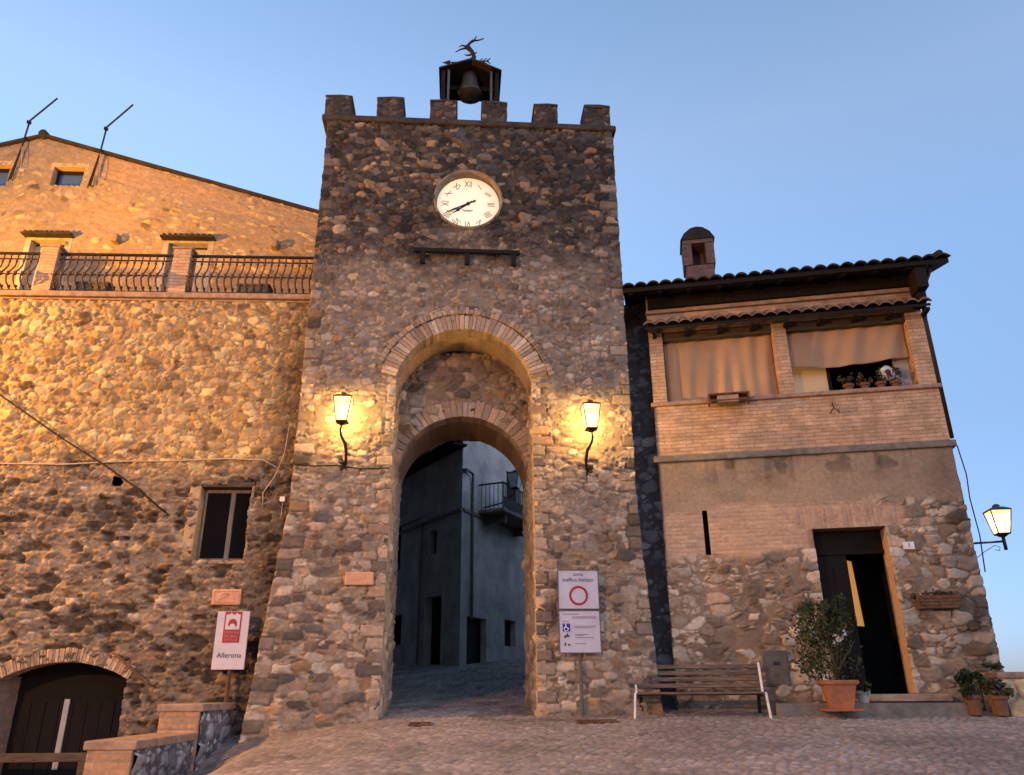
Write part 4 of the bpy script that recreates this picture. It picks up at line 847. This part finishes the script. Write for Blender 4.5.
# slit, door
b = MB(); b.box(1.18, 1.31, .22, .26, 3.68, 4.52); b.build('slit_window', 'soot', hs)
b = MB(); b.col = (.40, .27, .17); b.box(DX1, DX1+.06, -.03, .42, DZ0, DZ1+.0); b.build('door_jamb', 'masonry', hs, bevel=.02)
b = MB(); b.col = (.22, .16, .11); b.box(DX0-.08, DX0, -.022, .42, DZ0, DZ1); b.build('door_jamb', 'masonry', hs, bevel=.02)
b = MB(); b.col = (.16, .11, .08); b.box(DX0-.1, DX1+.1, .01, .42, DZ1, DZ1+.12); b.build('door_lintel', 'masonry', hs)
b = MB(); b.box(DX0, DX0+.54, .30, .36, DZ0, DZ1-.40); b.box(DX0, DX1, .27, .35, DZ1-.40, DZ1-.33); b.box(DX0, DX1, .31, .34, DZ1-.33, DZ1); dr = b.build('door', 'door_wood', hs, bevel=.006)
b = MB(); b.box(DX0+.06, DX0+.24, .285, .30, 1.7, 2.5); b.box(DX0+.30, DX0+.48, .285, .30, 1.7, 2.5); b.box(DX0+.06, DX0+.24, .285, .30, 2.62, 3.5); b.box(DX0+.30, DX0+.48, .285, .30, 2.62, 3.5); b.build('door_panel', 'door_wood', dr, bevel=.008)
b = MB(); b.add([(3.53, .44, 2.55), (3.70, .62, 2.55), (3.66, .62, 3.62), (3.53, .44, 3.62), (3.53, .46, 2.55), (3.70, .64, 2.55), (3.66, .64, 3.62), (3.53, .46, 3.62)], [(0, 1, 2, 3), (7, 6, 5, 4), (4, 5, 1, 0), (3, 2, 6, 7), (1, 5, 6, 2), (0, 3, 7, 4)]); b.build('lit_pane', 'lit_pane', dr)
b = MB(); b.tube([(3.50, .28, 2.55), (3.50, .24, 2.58), (3.50, .24, 2.68), (3.50, .28, 2.70)], .012, 6); b.build('handle', 'grey_metal', dr)
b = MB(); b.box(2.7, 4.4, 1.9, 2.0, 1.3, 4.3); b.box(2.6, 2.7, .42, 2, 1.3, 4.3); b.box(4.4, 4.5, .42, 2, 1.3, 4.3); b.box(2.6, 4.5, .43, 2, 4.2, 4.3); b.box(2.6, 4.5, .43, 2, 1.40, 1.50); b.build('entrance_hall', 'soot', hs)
b = MB(); b.box(2.75, 4.55, -.34, .42, 1.40, 1.50)
b.build('brick_step', 'brick', hs, bevel=.012)
b = MB(); b.box(1.95, 4.62, -.80, -.345, .9, 1.385); b.build('stone_step', 'string', hs, bevel=.02)
b = MB(); b.col = (.45, .30, .18); b.tube([(DX1+.03, -.05, 3.02), (DX1+.0, -.10, 2.95), (DX1+.05, -.07, 2.86)], [.03, .045, .03], 8); b.build('door_knocker', 'masonry', hs, smooth=True)
# chimney
b = MB(); cy = 2.1
b.box(1.50, 2.12, cy, cy+.55, 8.9, 10.55); ch = b.build('chimney', 'brick_dark', hs, bevel=.012)
b = MB(); b.box(1.46, 1.66, cy-.03, cy+.58, 10.551, 11.1); b.box(1.96, 2.16, cy-.03, cy+.58, 10.551, 11.1); b.box(1.46, 2.16, cy-.04, cy+.60, 11.1, 11.20); b.box(1.66, 1.96, cy+.45, cy+.55, 10.75, 11.1); b.build('chimney_head', 'brick_dark', ch, bevel=.015)
b = MB(); b.prism([(1.42, 11.20), (2.20, 11.20), (2.10, 11.38), (1.95, 11.50), (1.81, 11.53), (1.67, 11.50), (1.52, 11.38)], cy-.06, cy+.62); b.build('chimney_cap', 'tile', ch, bevel=.01)
b = MB(); b.tube([(2.45, 1.0, 9.2), (2.9, 1.0, 9.33), (3.15, 1.0, 9.42)], .014, 6); b.build('roof_rod', 'iron', hs)
b = MB(); b.tube([(5.58, -.42, 8.62), (5.50, -.06, 8.35), (5.46, .03, 7.8), (5.46, .03, 5.55)], .04, 10); b.build('downpipe', 'iron', hs, smooth=True)
cable('cable', 'thin cable down the outer corner of the loggia house to the arm lantern', HF, [(5.50, .02, 5.4), (5.55, .0, 4.9), (5.52, .0, 4.5), (5.58, -.1, 3.9), (5.50, .0, 3.3)], .010, 'cable')
# ledge pots, window box, hooks
wb = thing('window_box', 'small wooden window box on the loggia ledge below the closed canvas blind', 'window box', HF, 1.85, .2, 6.36)
b = MB(); b.box(-.20, .17, -.09, .09, .01, .14); b.build('box', 'sill', wb, bevel=.01)
b = MB(); b.box(-.36, .36, -.11, .11, .15, .18); b.box(-.36, .36, -.10, -.08, .03, .06); b.box(-.36, -.33, -.1, .12, .0, .17); b.box(.33, .36, -.1, .12, .0, .17); b.build('rack', 'rust', wb, bevel=.004)
hk = thing('wall_hook', 'rusty forked iron hook on the brick parapet under the loggia ledge', 'hook', HF, 3.63, .02, 6.15)
b = MB(); b.tube([(0, 0, .15), (0, -.05, .05), (-.08, -.07, -.06)], .012, 6); b.tube([(0, -.05, .05), (.08, -.07, -.05), (.07, -.09, 0)], .012, 6); b.build('hook', 'rust', hk, smooth=True)
def leaves(n, c, rad, size, rnd, hang=0):
    mb = MB()
    cl = [Vector((rnd.gauss(0, .5), rnd.gauss(0, .5), rnd.gauss(0, .45))) for _ in range(max(4, n//60))]
    for i in range(n):
        q = rnd.choice(cl); p = Vector((q.x+rnd.gauss(0, .2), q.y+rnd.gauss(0, .2), q.z+rnd.gauss(0, .2)))
        if p.length > 1.25: p *= 1.1/p.length
        p = Vector((c[0]+p.x*rad[0], c[1]+p.y*rad[1], c[2]+p.z*rad[2]))
        a = Vector((rnd.gauss(0, 1), rnd.gauss(0, 1), rnd.gauss(.3-hang, .8))).normalized(); bq = a.cross(Vector((rnd.gauss(0, 1), rnd.gauss(0, 1), rnd.gauss(0, 1)))).normalized()
        s_ = size*rnd.uniform(.6, 1.3); w = s_*.28
        mb.add([p-a*s_*.5, p+bq*w, p+a*s_*.5, p-bq*w], [(0, 1, 2, 3)])
    return mb
def pot_shape(r0, r1, h, rim=.03):
    b = MB(); b.lathe([(r0, 0), (r1-.01, h-rim*1.6), (r1, h-rim*1.6), (r1+.012, h-rim*1.5), (r1+.012, h), (r1-.02, h), (r1-.03, h-.04)], 24); return b
def potted(F, u, d, z, r0, r1, h, lab, cat, group, n, rad, size, up, mat='leaf', seed=1, potmat='terracotta', hang=0):
    t = thing('potted_plant', lab, cat, F, u, d, z, group=group); rnd = random.Random(seed)
    pot_shape(r0, r1, h).build('pot', potmat, t, smooth=False)
    b = MB(); b.lathe([(r1-.03, h-.05), (.001, h-.03)], 16); b.build('soil', 'soil', t)
    leaves(n, (0, 0, h+up), rad, size, rnd, hang).build('foliage', mat, t)
    return t
for i, (u, lab) in enumerate(((3.98, 'small flower pot on the loggia ledge, the one beside the lit panel'), (4.25, 'small flower pot on the loggia ledge with a white label, second from the lit panel'), (4.52, 'small flower pot on the loggia ledge with pale leaves, third from the lit panel'), (4.76, 'small flower pot on the loggia ledge next to the outer brick pillar'))):
    potted(HF, u, -.08, 6.53, .06, .085, .13, lab, 'flower pot', 'flower pots on the loggia ledge', 150, (.13, .10, .13 if i < 2 else .2), .06, .09, 'leaf_dry' if i != 2 else 'leaf', 40+i, 'terracotta_dark')
sh = thing('grey_sack', 'pale grey bundle hung above the flower pots inside the loggia opening', 'bundle', HF, 4.72, -.28, 6.78)
b = MB(); b.lathe([(.03, -.02), (.10, .02), (.13, .12), (.09, .22), (.03, .27)], 12, sx=1.1, sy=.8); b.build('cloth', 'white', sh, smooth=True)
b = MB(); b.tube([(0, 0, .25), (0, 0, 1.1)], .006, 5); b.build('cord', 'cable', sh)

# wall things on the house
mbx = thing('meter_box', 'grey metal utility meter box low on the house wall behind the bench end', 'meter box', HF, 2.13, .03, 1.62)
b = MB(); b.box(-.19, .19, -.03, .10, 0, .54); b.build('body', 'grey_metal', mbx, bevel=.01)
b = MB(); b.box(-.165, .165, -.042, -.031, .03, .51); dd = b.build('door', 'grey_metal', mbx, bevel=.004)
b = MB(); b.box(-.05, .05, -.052, -.043, .32, .37); b.build('handle', 'ink', dd)
nb = thing('house_number', 'small white house number plate on the wall beside the dark doorway', 'house number', HF, 4.43, .06, 3.69)
b = MB(); b.box(-.085, .085, -.01, .05, 0, .12); b.build('plate', 'white', nb, bevel=.006); text('lettering', '1', .10, nb, (0, -.012, .06), 'ink', .001)
rk = thing('wall_planter', 'rusty wall planter of dried plants hung beside the doorway', 'wall planter', HF, 4.67, .14, 2.74)
b = MB(); b.box(-.30, .30, -.11, .10, 0, .20)
for z in (.05, .10, .15): b.box(-.31, .31, -.12, -.111, z, z+.02)
b.build('trough', 'rust', rk, bevel=.008); leaves(420, (0, 0, .22), (.34, .12, .10), .05, random.Random(8)).build('dried_plants', 'leaf_dry', rk)
b = MB(); b.box(-.2, .2, .10, .16, .06, .1); b.build('fixing', 'iron', rk)

# bench
bn = thing('park_bench', 'wooden slatted bench with white painted metal ends against the wall right of the gateway', 'bench', HF, .86, .62, 1.12)
W = .93
def slat(x0, x1, y, z, w, t, tilt):
    b = MB(); c_, s_ = math.cos(tilt), math.sin(tilt)
    a = Vector((0, s_, c_))*w/2; q = Vector((0, c_, -s_))*t/2
    b.add([Vector((x, y, z))+a*i+q*j for x in (x0, x1) for i, j in ((-1, -1), (1, -1), (1, 1), (-1, 1))], [(3, 2, 1, 0), (4, 5, 6, 7), (0, 1, 5, 4), (1, 2, 6, 5), (2, 3, 7, 6), (3, 0, 4, 7)])
    return b.build('slat', 'slat', bn, bevel=.008)
for i in range(4): slat(-W, W, .17+.035*i, .52+.094*i, .066, .03, R(15))
for i in range(4): slat(-W, W, -.27+.115*i, .415-.006*i, .10, .03, R(87))
for sx in (-1, 1):
    x = sx*(W+.03)
    b = MB()
    for dz0, dz1, y0, y1 in ((0.0, .42, -.34, -.27),): b.bar((x+sx*.03, y0, dz0), (x, y1, dz1), .035, .07, (0, 1, 0))
    b.bar((x, -.30, .395), (x, .16, .385), .035, .06, (0, 0, 1)); b.bar((x, .12, .38), (x, .30, .85), .035, .07, (0, 1, 0)); b.build('end_frame', 'white_metal', bn, bevel=.01)
    b = MB(); b.bar((x*.93, .26, 0), (x*.93, .12, .38), .05, .06, (0, 1, 0)); b.bar((x*.93, .10, .37), (x*.93, -.25, .37), .05, .03); b.build('leg', 'iron', bn, bevel=.006)
# shrub in a square-ish terracotta pot
sp = thing('potted_shrub', 'tall leafy shrub in a big terracotta pot beside the dark doorway', 'potted shrub', HF, 2.84, .95, 1.28)
b = MB(); q = math.sqrt(2)
b.lathe([(.155*q, .03), (.225*q, .36), (.26*q, .36), (.265*q, .42), (.22*q, .42), (.21*q, .37)], 4, rot=R(45), sy=.7); b.build('pot', 'terracotta', sp, bevel=.015)
b = MB(); b.lathe([(.22*q, 0), (.26*q, .0), (.27*q, .04), (.25*q, .035)], 4, rot=R(45), sy=.75); b.build('saucer', 'terracotta', sp, bevel=.01)
b = MB(); b.lathe([(.215*q, .385), (.01, .40)], 4, rot=R(45), sy=.7); b.build('soil', 'soil', sp)
b = MB(); rnd = random.Random(3)
for k in range(9):
    a = rnd.uniform(0, 6.28); e = Vector((math.cos(a)*rnd.uniform(.1, .42)-.04, math.sin(a)*.25, rnd.uniform(.9, 1.55)))
    b.tube([(rnd.uniform(-.06, .06), rnd.uniform(-.05, .05), .38), (e.x*.35, e.y*.35, .38+(e.z-.38)*.5), tuple(e)], [.014, .010, .005], 6)
b.build('stems', 'twig', sp, smooth=True)
f = leaves(2500, (-.12, 0, .92), (.46, .34, .56), .06, rnd); g = leaves(600, (.06, -.05, 1.35), (.22, .2, .35), .06, rnd); b0_ = len(f.v)
f.v += g.v; f.c += g.c; f.f += [tuple(i+b0_ for i in q_) for q_ in g.f]; f.build('foliage', 'leaf', sp)
b = leaves(40, (.10, -.22, 1.0), (.12, .08, .10), .07, random.Random(5)); b.build('blossom', 'flower', sp)
sm_ = thing('clay_pot', 'small grey stone pot of succulents on the step behind the big terracotta pot', 'pot', HF, 3.22, .62, 1.385)
pot_shape(.08, .11, .17).build('pot', 'pale_frame', sm_); leaves(160, (0, 0, .2), (.13, .12, .08), .07, random.Random(6)).build('foliage', 'leaf', sm_)
# planters in the corner by the parapet
for i, (u, d, r, lab, n, rad, up) in enumerate(((4.66, .80, .12, 'terracotta pot with a dark bushy plant at the end of the step', 520, (.17, .15, .2), .15), (4.98, .90, .11, 'terracotta pot with drooping dry plant in the corner by the parapet', 320, (.18, .14, .12), .08))):
    x = HF.P(u, d, 0); potted(HF, u, d, float(ground_z(np.array(x.x), np.array(x.y)))+.03, r*.7, r, .26, lab, 'potted plant', 'potted plants by the parapet', n, rad, .085, up, 'leaf_dry' if i == 1 else 'leaf', 60+i, 'terracotta_dark', hang=.3*(i == 1))
pp = thing('parapet_wall', 'low rough stone parapet with flat coping at the edge of the square', 'wall', HF, 5.0, .55, 0)
o = wall_mesh('face', 0, 3.6, .6, 1.70, .025, lambda U, Z: rubble(U, Z, 501, .26, .2, [(.42, .30, .18, 2), (.34, .23, .14, 2), (.26, .18, .12, 1)], (.2, .145, .1), level=.01, hvar=.10), pp, skirt=.3)
b = MB(); b.box(.02, 3.6, .06, .42, .3, 1.70); b.build('core', 'cap', pp)
b = MB()
for i in range(5): b.box(.12+i*.7, .12+i*.7+.69, -.06, .46, 1.70, 1.80+random.uniform(-.008, .008))
b.build('coping', 'sill', pp, bevel=.025)
leaves(120, (.1, .0, 1.86), (.12, .1, .08), .07, random.Random(77)).build('weeds', 'leaf', pp)
b = MB(); b.col = (.4, .27, .15)
pb = thing('stone_buttress', 'rough pale stone buttress leaning on the parapet near the plant pots', 'buttress', HF, 5.28, .62, .8)
o = wall_mesh('face', -.18, .22, 0, .9, .02, lambda U, Z: rubble(U, Z, 511, .3, .34, [(.50, .35, .2, 2), (.44, .31, .19, 2)], (.25, .18, .12), level=.01, hvar=.10), pb, skirt=.3, xf=lambda X, D, Z: (X, D+.45*(1-Z/.95), Z))
# drains
for u, d, w, lab in ((1.89, .80, .6, 'rectangular iron drain grate in the paving in front of the traffic sign'), (-.70, .75, .32, 'small iron drain cover in the paving before the gateway')):
    x = TF.P(u, d, 0); z = float(ground_z(np.array(x.x), np.array(x.y)))
    t = thing('drain_grate', lab, 'drain', TF, u, d, z+.012); t.rotation_euler = (math.atan(.085), 0, TF.yaw)
    b = MB(); b.box(-w/2, w/2, -.15, -.125, -.02, .02); b.box(-w/2, w/2, .125, .15, -.02, .02); b.box(-w/2, -w/2+.025, -.125, .125, -.02, .02); b.box(w/2-.025, w/2, -.125, .125, -.02, .02); b.build('frame', 'rust', t)
    b = MB(); k = int(w/.05)
    for i in range(1, k): b.box(-w/2+i*w/k-.010, -w/2+i*w/k+.010, -.125, .125, -.015, .015)
    b.build('bars', 'rust', t); b = MB(); b.box(-w/2, w/2, -.14, .14, -.03, -.018); b.build('pit', 'soot', t)

# ------------------------------------------------------------------ the house in the alley behind the gate
ah = thing('alley_house', 'grey plastered corner house with tiled eaves in the alley seen through the gateway', 'house', AL)
# local x: along the left face (negative is away), y: into the house; the right face is turned by 124 degrees about the corner
def panel(name, u0, u1, z0, z1, holes, parent, mat='plaster', y=0, t=.3):
    xs = sorted({u0, u1, *[h[0] for h in holes], *[h[1] for h in holes]}); zs = sorted({z0, z1, *[h[2] for h in holes], *[h[3] for h in holes]})
    b = MB()
    for i in range(len(xs)-1):
        for j in range(len(zs)-1):
            cx_, cz_ = (xs[i]+xs[i+1])/2, (zs[j]+zs[j+1])/2
            if not any(h[0] < cx_ < h[1] and h[2] < cz_ < h[3] for h in holes):
                b.add([(xs[i], y, zs[j]), (xs[i+1], y, zs[j]), (xs[i+1], y, zs[j+1]), (xs[i], y, zs[j+1])], [(0, 1, 2, 3)])
    for h in holes:
        b.add([(h[0], y, h[2]), (h[1], y, h[2]), (h[1], y, h[3]), (h[0], y, h[3]), (h[0], y+t, h[2]), (h[1], y+t, h[2]), (h[1], y+t, h[3]), (h[0], y+t, h[3])], [(0, 4, 5, 1), (1, 5, 6, 2), (2, 6, 7, 3), (3, 7, 4, 0)])
    return b.build(name, mat, parent)
LH = [(-2.35, -1.2, 2.1, 4.40), (-2.25, -1.72, 5.78, 6.56), (-5.3, -4.25, 3.05, 4.05), (-5.6, -4.6, 5.6, 7.2)]
panel('wall', -9, 0, 1.2, 9.45, LH, ah)
rw = panel('wall', 0, 10, 1.2, 10.6, [(.45, 1.8, 2.1, 3.70), (3.2, 4.1, 2.95, 3.8), (3.4, 4.6, 6.95, 9.0)], ah); rw.rotation_euler = (0, 0, R(124))
for (x0, x1, z0, z1) in LH[1:]:
    b = MB(); b.box(x0, x1, .2, .25, z0, z1); b.build('window', 'glass', ah)
b = MB(); b.box(LH[0][0], LH[0][1], .22, .28, 2.1, 4.40); dd = b.build('door', 'door_wood', ah)
b = MB()
for a in ((-2.47, -2.352, 2.1, 4.52), (-1.198, -1.08, 2.1, 4.52), (-2.352, -1.198, 4.402, 4.52)): b.box(a[0], a[1], -.03, .1, a[2], a[3])
b.build('door_frame', 'pale_frame', dd)
for x0, x1, z0, z1 in ((.45, 1.8, 2.1, 3.7), (3.2, 4.1, 2.95, 3.8), (3.4, 4.6, 6.95, 9.0)):
    b = MB(); b.box(x0, x1, .2, .25, z0, z1); o = b.build('shutter', 'wood_dark', ah); o.rotation_euler = (0, 0, R(124))
b = MB(); b.box(-9, -.0, -.05, .02, 6.86, 6.96); b.box(-9, -2.9, -.05, .02, 7.14, 7.17); b.build('string_moulding', 'string', ah)
b = MB(); b.box(-2.88, -2.83, -.05, .02, 2.2, 6.86); b.build('rain_pipe', 'grey_metal', ah)
b = MB(); b.box(.05, 10, -.05, .02, 6.86, 6.96); o = b.build('string_moulding', 'string', ah); o.rotation_euler = (0, 0, R(124))
b = MB(); b.tube([(.62, -.06, 7.9), (.62, -.06, 7.2), (.66, -.06, 3.6)], .045, 8); o = b.build('downpipe', 'grey_metal', ah); o.rotation_euler = (0, 0, R(124))
b = MB(); b.box(.0, .12, -.16, .0, 8.1, 8.22); b.tube([(.1, -.1, 8.2), (.5, -.12, 8.15), (.62, -.06, 7.9)], .045, 8); o = b.build('gutter_end', 'grey_metal', ah); o.rotation_euler = (0, 0, R(124))
t_ = tiles('eaves_roof', -9.3, .25, -.55, .5, 9.02, 9.9, .24, ah, amp=.09, mat='tile_pale')
b = MB(); b.add([(-9.3, -.5, 9.05), (.2, -.5, 9.05), (-2.1, 3, 11.5), (-9.3, 3, 11.5), (-9.3, -.5, 9.0), (.2, -.5, 9.0), (-2.1, 3, 11.4), (-9.3, 3, 11.4)], [(0, 1, 2, 3), (7, 6, 5, 4), (4, 5, 1, 0), (1, 5, 6, 2), (2, 6, 7, 3), (3, 7, 4, 0)]); b.build('roof', 'tile', ah)
b = MB(); b.box(-9.2, .2, -.45, .05, 8.93, 9.0); b.build('eaves_board', 'wood_dark', ah)
b = MB(); b.box(-.1, 10, -.12, .3, 10.6, 10.72); o = b.build('verge', 'tile', ah); o.rotation_euler = (0, 0, R(124))


# balcony and its unlit lantern
bc = thing('balcony', 'small balcony with dark railing on the alley house', 'balcony', AR, 2.75, 0, 7.1)
b = MB(); b.box(-1.6, 1.75, -.95, .02, -.12, .0); b.build('slab', 'string', bc, bevel=.02)
b = MB(); b.box(-1.6, 1.75, -.92, -.88, .82, .87); b.box(-1.58, -1.54, -.88, 0, .82, .87)
for i in range(24): x = -1.58+i*.14; b.box(x-.022, x+.022, -.91, -.89, 0, .82)
for i in range(6): yy = -.85+i*.15; b.box(-1.568, -1.552, yy-.008, yy+.008, 0, .82)
b.box(-1.58, 1.73, -.90, -.885, .05, .40); b.build('railing', 'iron', bc)
b = MB(); b.box(-1.2, -1.1, -.8, 0, -.4, -.12); b.box(1.2, 1.3, -.8, 0, -.4, -.12); b.build('corbel', 'string', bc)
ul = thing('unlit_lantern', 'unlit old street lantern on a bracket before the alley balcony', 'lantern', AR, 1.55, 1.15, 7.35)
lantern_body(ul, .42, .24, .5, .45, lit=False)
b = MB(); b.tube([(0, 0, .42), (0, .05, .25), (0, .5, .0), (0, 1.15, -.1)], .025, 8); b.build('bracket', 'iron', ul, smooth=True)
# houses out of view, added to block light from the alley walls
nbh = thing('alley_neighbour', 'tall plain house lining the left side of the alley behind the gate', 'house', Frame(-8.5, 30, -80))
panel('wall', -2, 9, 1, 10.5, [(3, 4, 5, 6.4)], nbh, 'plaster'); b = MB(); b.box(3, 4, .2, .25, 5, 6.4); b.build('shutter', 'wood_dark', nbh)
b = MB(); b.box(-2.1, 9.1, -.4, 5, 10.5, 10.65); b.build('roof', 'tile', nbh)

nb2 = thing('alley_neighbour', 'plain house lining the right side of the alley behind the gate', 'house', Frame(6.6, 29.5, -114))
panel('wall', -2, 11.5, 1, 8.2, [(5, 6, 4.6, 6)], nb2, 'plaster'); b = MB(); b.box(5, 6, .2, .25, 4.6, 6); b.build('shutter', 'wood_dark', nb2)
b = MB(); b.box(-2.1, 11.6, -.4, 4, 8.2, 8.35); b.build('roof', 'tile', nb2)
